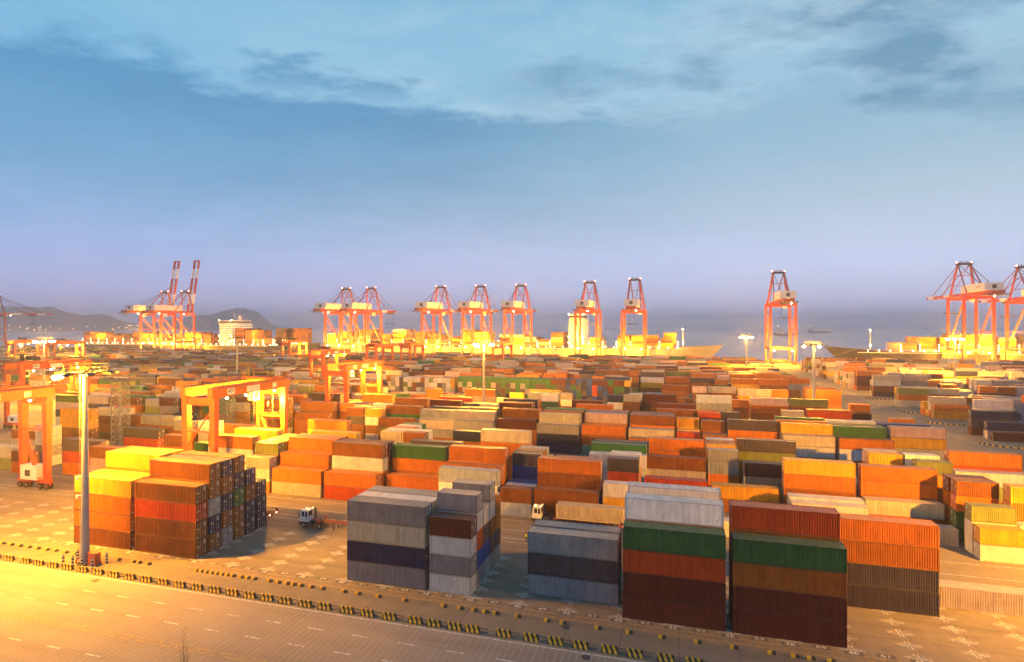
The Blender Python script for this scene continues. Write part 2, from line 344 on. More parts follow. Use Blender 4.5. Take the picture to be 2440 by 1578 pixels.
STACKS=(
(-982,742,4,4,283,22101011,3333),(-851,742,4,4,284,11231111,3333),(-460,742,4,4,289,16151816,3333),(-331,742,2,4,259,12131613,3333),(-68,742,4,4,289,20231212,3333),(62,742,4,4,283,20111212,3333),
(-851,770,4,5,285,1111161811,32222),(-460,770,4,4,288,13161111,3),(-331,770,2,5,259,1613231916,32111),(-199,770,4,3,289,161716,333),(-68,770,4,5,287,1410111212,31),(62,770,4,5,289,2311111212,32111),
(-982,798,4,5,286,2210111511,31),(-460,798,4,4,289,16171210,2),(-199,798,4,3,289,161716,311),(-982,825,4,5,286,2210161717,2),(-68,825,4,5,289,1411111212,3),(-918,1074,2,3,259,261310,221),
(-851,1074,4,2,284,1015,33),(-721,1074,4,2,286,1023,33),(-460,1074,4,3,280,131316,31),(-264,1074,4,2,288,1111,33),(-133,1074,4,3,259,132210,322),(452,1074,2,2,259,2213,33),
(-1047,1102,4,4,285,10131110,32),(-918,1102,2,4,259,21111011,21),(-851,1102,4,3,283,101112,31),(-721,1102,4,4,288,11131011,331),(-590,1102,4,2,268,1011,3),(-460,1102,4,3,289,101011,21),
(-264,1102,4,4,273,10111212,3311),(452,1102,2,3,259,211313,321),(-1114,1130,2,3,289,201116,2),(-851,1130,4,4,284,10101111,31),(-590,1130,4,4,278,20101111,331),(-460,1130,4,4,289,10101111,311),
(193,1130,4,2,268,1315,3),(517,1130,2,4,265,22101111,221),(-331,1157,2,4,259,17191918,221),(-135,1157,2,4,264,17231010,32),(193,1157,4,2,285,1322,3),(452,1157,2,4,259,11102020,3221),
(-1047,1185,4,4,285,22151511,2),(-331,1185,2,4,259,11101911,1),(-135,1185,2,4,260,15101111,11),(324,1185,4,2,268,1523,31),(452,1185,2,4,259,12111111,2111),(-851,1213,4,4,282,22101111,2),
(-590,1213,4,4,262,17161111,2),(-331,1213,2,4,259,16111111,1),(-135,1213,2,4,260,13101111,1),(-68,1213,4,2,287,2311,3),(62,1213,4,2,264,2211,31),(193,1213,4,4,277,22101111,3321),
(324,1213,4,4,269,10101111,331),(-1504,1276,4,3,259,172310,32),(-1328,1276,2,4,264,16111115,211),(-1245,1276,2,4,274,13161111,21),(-189,1276,4,3,289,131310,211),(128,1276,4,3,289,241610,321),
(-713,1304,2,4,259,15131011,2),(-657,1304,2,4,259,11151011,2),(-190,1304,4,4,259,20241011,3),(-68,1304,4,3,273,111510,32),(60,1304,2,4,259,16161011,322),(444,1304,2,4,259,21101111,311),
(-1504,1332,4,4,262,16111116,21),(-657,1332,2,4,259,13111611,1),(-460,1332,4,4,287,15101111,3211),(-186,1332,4,4,260,24111111,2),(519,1332,4,3,275,132111,31),(-1255,1359,4,3,289,101111,2),
(-544,1359,4,4,259,18111011,21),(-68,1359,4,4,276,10101111,32),(60,1359,2,4,259,22101111,2111),(378,1359,2,4,259,22131111,3),(443,1359,2,4,261,13161011,2),(519,1359,4,4,289,10231011,32),
(-982,1387,4,4,268,10221011,31),(-525,1387,4,3,259,231011,0),(60,1387,2,4,263,11101111,111),(-1667,1415,4,3,289,111111,21),(60,1415,2,4,262,13101111,1),(128,1415,4,4,270,17211111,3311),
(-1441,1610,2,4,264,16111117,221),(-890,1610,4,3,276,112211,211),(60,1610,2,3,268,111111,111),(-1767,1638,2,4,270,12161111,221),(-1749,1638,4,2,289,1811,2),(-1207,1638,4,3,276,111111,211),
(-1017,1638,2,4,259,11171110,2111),(-952,1638,2,4,259,22131115,2111),(-777,1638,4,3,259,151611,221),(-655,1638,4,3,267,161611,2),(-394,1638,4,3,271,161818,322),(-264,1638,4,3,287,101125,321),
(-133,1638,4,3,273,151011,31),(-5,1638,2,3,259,231111,2),(258,1638,4,3,281,151311,331),(389,1638,4,3,274,101311,321),(-1207,1666,4,4,285,11111111,21),(-775,1666,4,4,262,16151111,21),
(-655,1666,4,4,265,16131111,21),(-525,1666,4,3,289,121111,311),(-394,1666,4,4,273,15131111,3111),(-5,1666,2,3,266,221111,1),(128,1666,4,4,283,17101111,32),(258,1666,4,4,274,22151111,3),
(380,1666,4,4,269,20101111,311),(-1634,1693,4,4,259,20201111,222),(-907,1693,4,4,271,11201111,21),(-264,1693,4,4,276,26101111,311),(-133,1693,4,4,276,11101111,31),(60,1693,2,4,259,11111111,21),
(519,1693,4,4,270,26221511,332),(-761,1721,4,4,266,18111111,1),(-525,1721,4,4,275,11111111,21),(-5,1721,2,4,259,22221111,21),(258,1721,4,4,273,10111111,21),(389,1721,4,4,260,21111111,1),
(-669,1749,4,4,259,17111111,11),(-394,1749,4,4,280,20111111,1),(258,1749,4,4,283,20101111,2),(379,1749,4,4,275,13191111,2),(504,1749,4,4,268,19111112,2),(-1961,1840,4,4,259,13171116,211),
(-951,1840,4,4,282,11111011,2),(-701,1840,2,4,259,18111110,1),(-638,1840,2,4,259,16111116,1),(60,1840,2,4,260,23111111,21),(-590,1868,4,4,268,12111611,21),(-68,1868,4,4,265,11111111,211),
(116,1868,2,4,261,17111111,211),(-851,1895,4,4,259,12111111,2),(-590,1895,4,4,263,12111111,1),(-329,1923,4,4,260,10111111,2),(-834,1951,4,4,268,23111111,1),(-590,1951,4,4,273,18111111,2),
(-68,1951,4,4,280,12111111,2),(306,1951,2,4,261,15111111,2),(376,1951,4,4,276,23181111,3),(-500,2146,2,4,259,13201111,11),(-984,2174,2,4,272,11101111,11),(-817,2174,4,4,281,11151111,22),
(-559,2174,4,4,267,16111111,11),(-394,2202,4,3,266,121111,2),(-201,2229,2,4,260,16111111,111),(-133,2257,4,4,262,12121111,211),(62,2257,4,4,268,13151011,221),(249,2257,4,4,262,26101011,222),
(379,2257,4,4,263,21111011,21),(-580,2285,4,4,262,10111111,1),(-276,2348,2,3,288,181311,11),(-5,2348,2,3,279,111111,1),(191,2348,2,3,278,101111,111),(-691,2376,2,3,262,221611,1),
(-487,2404,2,3,270,161311,111),(228,2487,2,4,278,26221111,1111),(290,2487,2,4,277,15111111,1),(350,2487,2,4,277,10111111,11),(476,2487,4,4,289,10101011,221),(507,2710,4,4,259,10101111,11),
(60,2793,2,3,282,261111,11),(-77,2821,4,3,285,111111,21),(128,2821,4,3,275,151111,21),(364,2940,4,4,283,10111111,21),(244,2967,4,4,275,10221111,211),(50,3023,4,4,260,17111111,211),
(471,3023,4,4,284,10161111,2111),(-199,3218,4,3,278,132211,111),(-68,3218,4,3,289,101111,21),(-851,798,4,5,283,1811181116,32222),(-851,825,4,5,284,1118201111,32222),(-851,853,4,4,284,18111818,2222),
(-851,881,4,3,284,181818,222),(-331,798,2,4,259,15171916,1111),(-331,825,2,5,259,1615111716,31111),(-331,853,2,4,259,11101716,1111),(193,853,4,4,287,10101717,3333),(324,881,4,1,287,15,3),
(-982,770,4,4,283,22101011,2),(324,1130,4,1,287,15,2),(-918,1130,2,4,259,22111112,1),(-918,1157,2,4,259,22101011,1),(-918,1185,2,4,259,22111715,1),(-851,1157,4,4,284,11101217,1),
(-331,1102,2,2,259,1311,1),(-331,1130,2,2,259,1911,1),(-331,1074,2,2,270,1113,33),(-721,1130,4,4,284,12111115,211),(-713,1359,2,4,259,23131011,1),(-713,1387,2,4,259,13161016,1),
(-713,1415,2,4,259,20111017,1),(-713,1332,2,4,259,13161111,1),(378,1387,2,4,259,26111515,1),(517,1102,2,2,259,1315,1),(-133,1721,4,4,276,11111010,1),(-133,1749,4,4,276,12111110,1),
(-264,1721,4,4,276,18111117,111),(-264,1749,4,4,276,11111017,1),(-394,1721,4,4,273,11101617,11),(-1266,1186,2,3,289,111011,21),(-1340,1050,4,3,267,112615,221),(-1461,1075,4,3,289,172310,322),
(-1780,1420,4,4,261,15111117,2222),(-1803,1320,4,4,289,22221111,3221),(-1706,1070,4,2,289,1521,21),(-1596,1050,2,2,272,1110,22),(-1932,1270,4,2,262,1115,22),(-1632,1130,2,4,260,13131613,2222),
(956,2190,4,1,275,12,2),(953,2220,4,2,275,1815,21),(936,2285,4,3,275,181712,321),(956,2313,4,3,275,181710,11),(950,3000,4,3,275,211016,221),(950,3030,4,3,275,222115,111),
(1075,3030,4,3,275,151118,21),(945,2970,4,1,275,15,2),(960,2650,4,2,275,1022,22),(960,2680,4,3,275,151510,211),(1089,2620,2,2,275,1115,1),(960,2710,2,1,275,22,1),
(955,2740,4,2,275,2210,11),(955,3370,4,4,275,15131112,2211),(955,3400,4,3,275,151715,111),(1085,3400,4,4,275,26161313,221),(955,3650,4,4,275,10121211,1111),(955,3680,4,4,275,12121223,1111),
(1085,2620,4,3,275,131313,21),(1210,2550,4,4,275,23191919,1111),(-1080,2770,9,4,259,20161217,111),(-1055,2770,9,4,259,20201618,111),(-1029,2770,9,4,259,20261720,11),(-1004,2770,9,4,259,20202619,111),
(-979,2770,9,4,259,20172017,11),(-954,2770,9,4,259,20201717,11),(-928,2770,9,4,259,20201818,11),(-903,2770,9,4,259,20262019,11),(-878,2770,9,4,259,20171720,1111),(-852,2770,9,4,259,20201217,1111),
(-827,2770,9,4,259,20172018,1111),(-802,2770,9,4,259,20161720,111),(-776,2770,9,4,259,20202019,111),(-751,2770,9,4,259,20161718,111),(-726,2770,9,4,259,20201620,1111),(-700,2770,9,4,259,20202017,11),
(-675,2770,9,4,259,20172019,11),(-650,2770,9,4,259,20171718,11),(-625,2770,9,4,259,20201819,11),(-599,2770,9,4,259,12201818,11),(-574,2770,9,4,259,12171817,11),(-549,2770,9,4,259,12171717,111),
(-523,2770,9,4,259,18191719,111),(-498,2770,9,4,259,12201918,1111),(-473,2770,9,4,259,19172020,1111),(-448,2770,9,4,259,18181718,1111),(-422,2770,9,4,259,19191917,1111),(-397,2770,9,4,259,12232319,1111),
(-372,2770,9,4,259,12191718,1111),(-346,2770,9,4,259,12181917,1111),(-321,2770,9,4,259,20121218,111),(-296,2770,9,4,259,12202019,111),(-270,2770,9,4,259,12201720,111),(-245,2770,9,4,259,22181817,111),
(-1560,2920,9,3,259,111313,111),(-1535,2920,9,3,259,161613,111),(-1509,2920,9,3,259,131316,111),(-1484,2920,9,3,259,171717,111),(-1459,2920,9,3,259,132113,111),(-1434,2920,9,3,259,131321,111),
(-1408,2920,9,3,259,131111,111),(-1383,2920,9,3,259,131713,111),(-1358,2920,9,3,259,111716,111),(-1332,2920,9,3,259,131313,11),(-1307,2920,9,3,259,211313,11),(-1282,2920,9,3,259,131316,11),
(-1256,2920,9,3,259,131712,11),(-1231,2920,9,3,259,131616,111),(-1206,2920,9,3,259,131313,111),(-1180,2920,9,3,259,222215,111),(-1047,1074,4,2,272,1111,0),(-3,1074,4,1,272,15,1),
(-199,1130,4,1,266,26,1),(-1178,1157,4,2,272,2120,0),(-264,1157,4,1,266,15,0),(258,1276,4,2,288,1511,1),(334,1332,2,2,259,2610,0),(-1126,1359,2,3,259,211321,0),
(-413,1359,4,2,272,2222,1),(-282,1359,4,2,272,1015,1),(-1178,1415,4,2,272,1117,0),(-2222,1610,4,4,272,20151813,2111),(-2091,1610,4,4,272,15171820,21),(-1961,1610,4,4,272,11102115,21),
(-1373,1610,4,1,272,11,1),(-2222,1638,4,4,288,12121015,1),(-2091,1638,4,4,288,15111722,1),(-1961,1638,4,3,272,111311,1),(-1832,1638,2,4,259,16212011,11),(-1357,1638,4,3,272,111215,221),
(62,1638,4,2,272,1122,0),(-2091,1666,4,4,266,21201122,0),(-1961,1666,4,4,272,20171217,1),(-1504,1666,4,1,272,10,0),(-1374,1666,4,4,288,11112117,2111),(-1076,1666,4,2,288,1026,1),
(-1702,1693,2,1,259,11,0),(-1506,1693,2,3,259,171717,11),(-1439,1693,4,1,272,21,0),(-1310,1693,2,3,259,111010,11),(-1245,1693,2,3,259,151010,0),(-2156,1721,4,4,272,10221113,1),
(-2026,1721,4,4,288,11201018,1),(-1765,1721,4,1,272,11,1),(-1569,1721,4,1,288,12,0),(-1441,1721,2,3,259,161716,11),(-1308,1721,4,3,272,161512,1),(-1115,1721,2,4,259,10111518,11),
(-2091,1749,4,4,288,21161515,1),(-1830,1749,4,1,266,11,0),(-1702,1749,2,4,259,12111010,111),(-1569,1749,4,4,272,12122022,211),(-1439,1749,4,4,272,15111011,1),(-1308,1749,4,3,272,101721,0),
(-984,1749,2,4,259,13151018,1),(-2287,1812,4,4,272,21201117,1),(-2091,1812,4,3,272,211110,0),(-1961,1812,4,1,266,11,0),(-1832,1812,2,1,259,15,0),(-1765,1812,4,4,272,13211210,1),
(-1634,1812,4,4,266,17111012,1),(-1504,1812,4,4,272,22111817,1),(-1376,1812,2,3,259,161720,1),(-1113,1812,4,3,272,262215,1),(-2028,1840,2,3,259,171117,0),(-1634,1840,4,4,266,12181113,1),
(-1439,1840,4,4,272,10111111,2),(-1178,1840,4,3,272,102011,1),(-2222,1868,4,4,288,20151511,1),(-2026,1868,4,3,288,151015,1),(-1896,1868,4,1,288,12,1),(-1308,1868,4,4,288,17162112,2),
(-1178,1868,4,3,288,151010,1),(-982,1868,4,3,288,181516,0),(-264,1868,4,3,288,211515,0),(573,1868,2,4,259,10111111,1),(-2222,1895,4,4,266,11111110,1),(-2093,1895,2,4,259,11131813,1),
(-1896,1895,4,1,266,17,0),(-1765,1895,4,4,288,11161518,1),(-1308,1895,4,4,272,11131618,1),(-1113,1895,4,4,288,22101017,2),(-394,1895,4,3,288,101611,0),(-2156,1923,4,4,288,10121121,1),
(-1898,1923,2,3,259,111110,11),(-1832,1923,2,4,259,11161116,1),(-1441,1923,2,4,259,11211621,1),(-1374,1923,4,3,272,101522,0),(-1243,1923,4,3,288,101711,1),(-919,1923,2,4,259,12131111,1),
(-1961,1951,4,4,288,16111111,21),(-1830,1951,4,4,272,15152213,1),(-1569,1951,4,4,272,11131111,1),(-1439,1951,4,3,272,181817,0),(-1180,1951,2,4,259,16111518,1),(506,1951,4,3,272,171222,1),
(-3396,2146,4,3,272,111811,111),(-3266,2146,4,4,272,20121118,1111),(-3135,2146,4,4,288,11151022,2111),(-3005,2146,4,3,266,111116,111),(-2876,2146,2,3,259,221111,11),(-2809,2146,4,4,266,12101015,111),
(-2679,2146,4,4,272,20111116,21),(-2483,2146,4,3,272,161810,1),(-2352,2146,4,3,272,131122,1),(-2222,2146,4,4,272,22131215,11),(-1700,2146,4,4,272,16111711,2),(-1572,2146,2,4,259,21171112,11),
(-1439,2146,4,4,266,15111120,21),(-1309,2146,4,4,288,11261120,21),(-1178,2146,4,3,288,201626,1),(543,2146,2,3,259,121126,2),(-3396,2174,4,3,272,121320,0),(-3072,2174,2,4,259,11221722,1),
(-3005,2174,4,3,272,121218,1),(-2876,2174,2,4,259,16161710,1),(-2809,2174,4,4,266,11151217,0),(-2550,2174,2,4,259,21111817,1),(-2353,2174,4,4,288,11112010,2),(-2222,2174,4,4,266,17201510,1),
(-2094,2174,2,4,259,17171210,1),(-2026,2174,4,4,266,12171811,2),(-1896,2174,4,4,272,16121013,21),(-1767,2174,2,3,259,211313,1),(-1635,2174,4,4,272,15101110,1),(-1504,2174,4,4,266,10121821,1),
(-1113,2174,4,3,272,101122,1),(-686,2174,4,3,266,151011,1),(420,2174,4,3,272,111110,0),(548,2174,2,4,259,10112020,2),(-3396,2202,4,3,272,161111,0),(-3266,2202,4,4,288,15121118,1),
(-3136,2202,4,4,272,15171511,1),(-3007,2202,2,4,259,10101618,1),(-2809,2202,4,4,272,12151118,1),(-2679,2202,4,3,288,202111,0),(-2548,2202,4,3,288,151022,1),(-1504,2202,4,4,288,11211016,1),
(-1246,2202,2,4,259,15101216,1),(-1113,2202,4,3,288,151110,1),(-983,2202,4,3,272,111818,1),(-854,2202,2,3,259,211516,0),(-3529,2229,2,4,259,18132217,0),(-3464,2229,2,4,259,11201510,1),
(-2875,2229,4,4,272,11151718,1),(-2744,2229,4,4,272,15211513,1),(-2548,2229,4,4,272,17211110,1),(-2418,2229,4,4,288,22111711,1),(-2157,2229,4,4,288,10111615,1),(-1766,2229,4,4,288,22151010,1),
(-1374,2229,4,4,266,22201122,1),(-1246,2229,2,3,259,201111,0),(-1178,2229,4,3,272,101115,1),(-1048,2229,4,3,288,121620,1),(-919,2229,2,3,259,111211,0),(-3527,2257,4,4,266,18111718,1),
(-3005,2257,4,4,266,11111120,1),(-2744,2257,4,4,266,11132118,1),(-2613,2257,4,4,266,11131012,1),(-2352,2257,4,4,272,17211615,1),(-2222,2257,4,4,272,16121818,1),(-2091,2257,4,4,272,10171216,1),
(-1702,2257,2,4,259,20211821,0),(-1113,2257,4,3,272,182013,0),(-852,2257,4,3,272,221516,0),(-201,2257,2,3,259,111710,1),(-3135,2285,4,4,272,11151115,1),(-2874,2285,4,4,272,17171713,1),
(-2744,2285,4,4,272,21152211,1),(-2613,2285,4,4,288,18161015,1),(-2352,2285,4,4,272,11222016,1),(-1832,2285,2,3,259,111618,1),(-1700,2285,4,4,288,22181615,1),(-1570,2285,4,4,272,22131115,1),
(-1439,2285,4,4,272,13222620,1),(-188,2285,4,3,272,151811,1),(73,2285,4,2,272,1011,0),(334,2285,4,3,272,262111,0),(-3594,2348,2,4,259,22111117,1),(-3398,2348,2,4,259,11121515,0),
(-3331,2348,4,4,288,11111216,1),(-2744,2348,4,4,272,20181018,1),(-2548,2348,4,4,272,16101117,1),(-2157,2348,4,4,272,10122212,1),(-2026,2348,4,4,272,22171717,1),(-1896,2348,4,4,288,15111316,11),
(-1765,2348,4,4,272,11161612,1),(-1439,2348,4,4,288,11181126,1),(-209,2348,4,3,272,151510,0),(389,2348,4,3,266,201311,0),(-3853,2376,4,4,266,10101711,0),(-3527,2376,4,4,288,15101111,1),
(-3268,2376,2,4,259,17121011,0),(-3201,2376,4,4,288,15221715,1),(-2940,2376,4,4,272,11161115,1),(-2679,2376,4,4,272,18101110,1),(-2222,2376,4,4,272,22121012,1),(-1896,2376,4,4,288,11101622,1),
(-1637,2376,2,4,259,11122217,1),(-1439,2376,4,4,266,21112610,1),(-917,2376,4,2,288,2126,0),(-624,2376,4,2,272,1026,0),(-3660,2404,2,4,259,11201215,1),(-3594,2404,2,4,259,18131516,0),
(-3397,2404,4,4,272,11221212,0),(-3070,2404,4,4,288,10111017,1),(-2940,2404,4,4,288,10111117,1),(-2809,2404,4,4,272,11181021,1),(-2679,2404,4,4,288,16171115,1),(-2287,2404,4,4,272,17112115,1),
(-1637,2404,2,4,259,11111111,1),(-1570,2404,4,4,272,26161710,1),(-224,2404,4,2,266,1017,1),(493,2404,4,2,266,1026,1),(-3723,2431,4,4,288,20211213,1),(-2809,2431,4,4,266,11121110,0),
(-2614,2431,4,4,266,16201121,1),(-2420,2431,2,4,259,11171216,1),(-2353,2431,4,4,288,16111218,1),(-2092,2431,4,4,272,10122118,1),(-1768,2431,2,4,259,11161820,1),(-1700,2431,4,4,288,10121217,1),
(-1570,2431,4,4,288,13101111,1),(-1113,2431,4,2,272,1015,0),(-983,2431,4,2,272,1112,1),(-3853,2459,4,4,272,17101521,1),(-2874,2459,4,4,288,17111012,1),(-2548,2459,4,4,272,10161518,1),
(-2420,2459,2,4,259,18121218,0),(-2092,2459,4,4,266,15111118,0),(-1831,2459,4,4,272,15201321,1),(-1115,2459,2,3,259,111520,0),(-1048,2459,4,2,272,1115,1),(-200,2459,4,3,272,152610,1),
(322,2459,4,3,272,181026,0),(-3658,2487,4,4,272,13171115,1),(-3527,2487,4,4,272,13122222,1),(-3201,2487,4,4,272,13151017,0),(-2744,2487,4,4,288,10181316,1),(-2157,2487,4,4,272,11102116,1),
(-2026,2487,4,4,272,17171712,1),(-1896,2487,4,4,272,10151110,1),(-1570,2487,4,4,266,18131118,0),(-1441,2487,2,4,259,15101110,1),(-1374,2487,4,2,272,1820,1),(-1113,2487,4,2,272,1012,0),
(-69,2487,4,2,272,1210,0),(61,2487,4,2,272,1112,0),(-4180,2682,4,4,266,11101318,1),(-4049,2682,4,4,288,17211112,1),(-3788,2682,4,4,266,11171215,1),(-3527,2682,4,4,272,18211312,1),
(-3397,2682,4,4,288,17221121,1),(-3266,2682,4,4,272,15111812,1),(-2809,2682,4,4,272,16201222,1),(-2679,2682,4,4,272,12161618,1),(-2420,2682,2,4,259,16101310,1),(-2028,2682,2,4,259,15182222,1),
(-1961,2682,4,4,272,15201611,1),(-1831,2682,4,4,266,15101110,1),(-1570,2682,4,4,288,15181021,111),(-1048,2682,4,1,288,26,0),(-4310,2710,4,4,272,20152017,0),(-3918,2710,4,4,266,11111210,1),
(-3723,2710,4,3,272,151515,0),(-3592,2710,4,4,266,11151615,1),(-3070,2710,4,4,266,22162020,1),(-2940,2710,4,4,288,17111218,1),(-2550,2710,2,4,259,22211013,1),(-2485,2710,2,4,259,17151620,1),
(-2420,2710,2,4,259,11151012,1),(-2353,2710,4,4,266,22151113,1),(-2222,2710,4,4,272,13101521,1),(-2026,2710,4,4,266,16181118,0),(-1831,2710,4,4,272,11121012,1),(-1505,2710,4,1,288,12,0),
(-919,2710,2,1,259,17,0),(-656,2710,4,2,272,1026,0),(-267,2710,2,1,259,20,0),(-135,2710,4,2,272,1220,1),(-4180,2738,4,4,272,16151112,0),(-3788,2738,4,4,272,11202021,1),
(-3658,2738,4,4,266,10102116,1),(-3266,2738,4,4,266,17211118,1),(-2744,2738,4,4,272,18122011,1),(-2614,2738,4,4,288,13111117,1),(-2353,2738,4,4,266,12101312,0),(-2157,2738,4,4,272,10221310,1),
(-2026,2738,4,4,272,15151111,1),(-1896,2738,4,4,266,18181110,0),(-1766,2738,4,3,288,111018,1),(-1637,2738,2,4,259,22122611,1),(-142,2738,2,2,259,2210,0),(-10,2738,4,1,272,16,0),
(-4310,2765,4,4,272,17111511,0),(-3986,2765,2,4,259,15151011,1),(-3788,2765,4,4,272,10171817,1),(-3462,2765,4,4,266,11111711,0),(-3266,2765,4,4,266,16151215,1),(-3136,2765,4,4,272,22181116,1),
(-2353,2765,4,4,272,11221613,1),(-1896,2765,4,4,288,21161111,1),(-1766,2765,4,4,272,21131511,1),(-208,2765,2,2,259,2011,1),(-10,2765,4,1,272,10,0),(-4375,2793,4,4,272,13171113,1),
(-3919,2793,4,4,266,11121818,1),(-3723,2793,4,4,266,20111516,0),(-3592,2793,4,4,272,10131112,1),(-3331,2793,4,4,266,21182121,0),(-2875,2793,4,4,272,16121320,1),(-2744,2793,4,4,272,11102216,1),
(-2548,2793,4,4,266,12131211,1),(-2092,2793,4,4,288,12171222,1),(-1896,2793,4,4,288,20221515,1),(-1702,2793,2,4,259,13151611,0),(-1635,2793,4,4,288,18111611,1),(-75,2793,4,1,288,10,0),
(517,2793,2,3,259,261010,0),(-4245,2821,4,4,272,12111111,1),(-4116,2821,2,4,259,16171111,1),(-3853,2821,4,4,272,11111116,0),(-3592,2821,4,4,272,18111510,1),(-3331,2821,4,4,272,15211311,1),
(-2940,2821,4,4,272,11201710,1),(-2548,2821,4,4,266,16121015,1),(-2026,2821,4,4,272,11131011,1),(-1896,2821,4,4,272,10182017,0),(-1635,2821,4,2,266,1810,1),(517,2821,2,2,259,1111,0),
(-4571,2884,4,4,288,12201213,1),(-4310,2884,4,4,266,20171212,0),(-4051,2884,2,4,259,16111111,0),(-3984,2884,4,4,272,10131722,1),(-3462,2884,4,4,272,11121616,1),(-3136,2884,4,4,266,15111220,1),
(-2875,2884,4,4,272,22171111,1),(-2483,2884,4,4,272,10161522,1),(-2355,2884,2,4,259,20151711,1),(-2092,2884,4,4,288,22221212,1),(-353,2884,4,4,272,18151018,1),(39,2884,4,1,272,11,0),
(169,2884,4,1,288,17,0),(-4506,2912,4,4,272,11131020,1),(-4245,2912,4,4,288,11151615,1),(-4049,2912,4,4,272,22171518,1),(-3266,2912,4,4,272,22161711,1),(-3136,2912,4,4,272,11201315,1),
(-3005,2912,4,4,266,10201110,1),(-2875,2912,4,4,288,21151116,1),(-2679,2912,4,4,288,12212211,1),(-2548,2912,4,4,272,11201022,1),(-2288,2912,4,4,288,13111711,1),(-2026,2912,4,4,272,13111021,0),
(-1896,2912,4,4,288,18212011,1),(-877,2912,2,4,259,10181110,1),(-810,2912,4,4,272,22121020,1),(-418,2912,4,4,272,10182011,1),(-26,2912,4,1,272,15,0),(102,2912,2,2,259,1012,0),
(-4571,2940,4,4,272,18201711,0),(-4180,2940,4,4,272,12112210,1),(-3921,2940,2,4,259,10161311,0),(-3853,2940,4,4,272,12111515,1),(-3658,2940,4,4,288,16111117,1),(-3399,2940,2,4,259,22111213,1),
(-3266,2940,4,4,272,17171511,0),(-2810,2940,4,4,288,13221320,1),(-2092,2940,4,4,272,15211222,0),(-1831,2940,4,4,272,11261510,1),(-1136,2940,4,4,272,10151516,1),(-1007,2940,2,4,259,12111518,1),
(-942,2940,2,4,259,16202210,1),(-746,2940,2,4,259,11261810,0),(-681,2940,2,4,259,10211126,1),(-483,2940,4,4,288,17101020,1),(234,2940,4,1,288,22,0),(-4506,2967,4,4,272,20151616,1),
(-4375,2967,4,4,272,11161321,0),(-4049,2967,4,4,272,10111311,1),(-3919,2967,4,4,272,11211110,0),(-3658,2967,4,4,272,12111522,0),(-3397,2967,4,4,272,10221217,1),(-3266,2967,4,4,288,22181122,1),
(-3005,2967,4,4,272,16181716,1),(-2353,2967,4,4,266,15111516,1),(-2092,2967,4,4,272,11201711,1),(-1766,2967,4,4,288,11101015,1),(-1136,2967,4,4,272,15101020,1),(-810,2967,4,4,288,10211615,1),
(-679,2967,4,4,288,10172216,1),(-290,2967,2,4,259,15111611,1),(-157,2967,4,1,288,13,0),(-27,2967,4,1,266,22,0),(167,2967,2,4,259,11202121,11),(-4702,2995,4,4,288,11111520,1),
(-3984,2995,4,4,288,17101111,1),(-3462,2995,4,4,266,10111012,0),(-3201,2995,4,4,272,11111111,1),(-2484,2995,4,4,272,16121315,1),(-2222,2995,4,4,272,11101516,1),(-1896,2995,4,4,266,12261020,0),
(-1635,2995,4,4,266,15112111,11),(-1374,2995,4,4,288,12261022,11),(-1244,2995,4,4,266,26111126,11),(-985,2995,2,4,259,10171016,1),(-396,2995,4,4,272,26101121,1),(-4,2995,4,1,272,11,0),
(387,2995,4,1,266,18,0),(-4767,3023,4,4,288,13111212,0),(-4441,3023,4,4,272,11221711,1),(-4310,3023,4,4,272,21161813,1),(-4180,3023,4,4,288,16151520,1),(-3592,3023,4,4,272,20111018,1),
(-3201,3023,4,4,288,20221520,1),(-2875,3023,4,4,288,21111521,1),(-2744,3023,4,4,272,11151222,0),(-2353,3023,4,4,288,21111617,1),(-2092,3023,4,4,266,21151522,1),(-1700,3023,4,4,288,10171116,1),
(-1439,3023,4,3,266,261015,1),(-1309,3023,4,4,272,10211022,1),(-1048,3023,4,4,272,18161521,1),(-787,3023,4,4,272,11221610,0),(-656,3023,4,4,272,11101511,1),(-528,3023,2,4,259,10101510,1),
(180,3023,4,3,266,171511,1),(-4965,3218,2,4,259,11161816,1),(-4769,3218,2,4,259,21132012,1),(-4704,3218,2,4,259,13211313,0),(-4637,3218,4,4,272,10111110,1),(-4443,3218,2,4,259,22112117,1),
(-4050,3218,4,3,266,121711,0),(-3919,3218,4,4,272,17151321,1),(-3788,3218,4,4,288,11161122,1),(-3530,3218,2,4,259,17151016,1),(-3462,3218,4,4,272,17111211,1),(-3269,3218,2,4,259,13171611,1),
(-2810,3218,4,4,266,10211015,1),(-2616,3218,2,4,259,21121317,1),(-2549,3218,4,4,272,11161615,1),(-2419,3218,4,4,272,11151115,1),(-2288,3218,4,4,272,10211311,1),(-2158,3218,4,4,288,26101511,1),
(-2027,3218,4,4,272,10102210,1),(-1638,3218,2,4,259,12131110,11),(-1570,3218,4,3,272,111510,1),(-1440,3218,4,4,272,17111111,1),(-983,3218,4,3,272,181317,1),(-855,3218,2,4,259,15151011,1),
(-659,3218,2,4,259,10171612,1),(-594,3218,2,4,259,26112021,1),(-396,3218,4,4,288,11161110,1),(-268,3218,2,3,259,101121,111),(62,3218,4,4,266,10101111,1),(191,3218,2,4,259,26161810,1),
(256,3218,2,3,259,221010,0),(517,3218,2,4,259,10101117,1),(-4897,3246,4,4,272,16111116,1),(-4506,3246,4,4,272,12102216,1),(-4375,3246,4,4,272,12111615,1),(-4247,3246,2,4,259,15201611,1),
(-4182,3246,2,4,259,11181110,1),(-4116,3246,2,4,259,11101116,1),(-4049,3246,4,4,288,10101710,1),(-3593,3246,4,4,288,11161610,1),(-3268,3246,2,4,259,17202011,0),(-3203,3246,2,4,259,10111215,1),
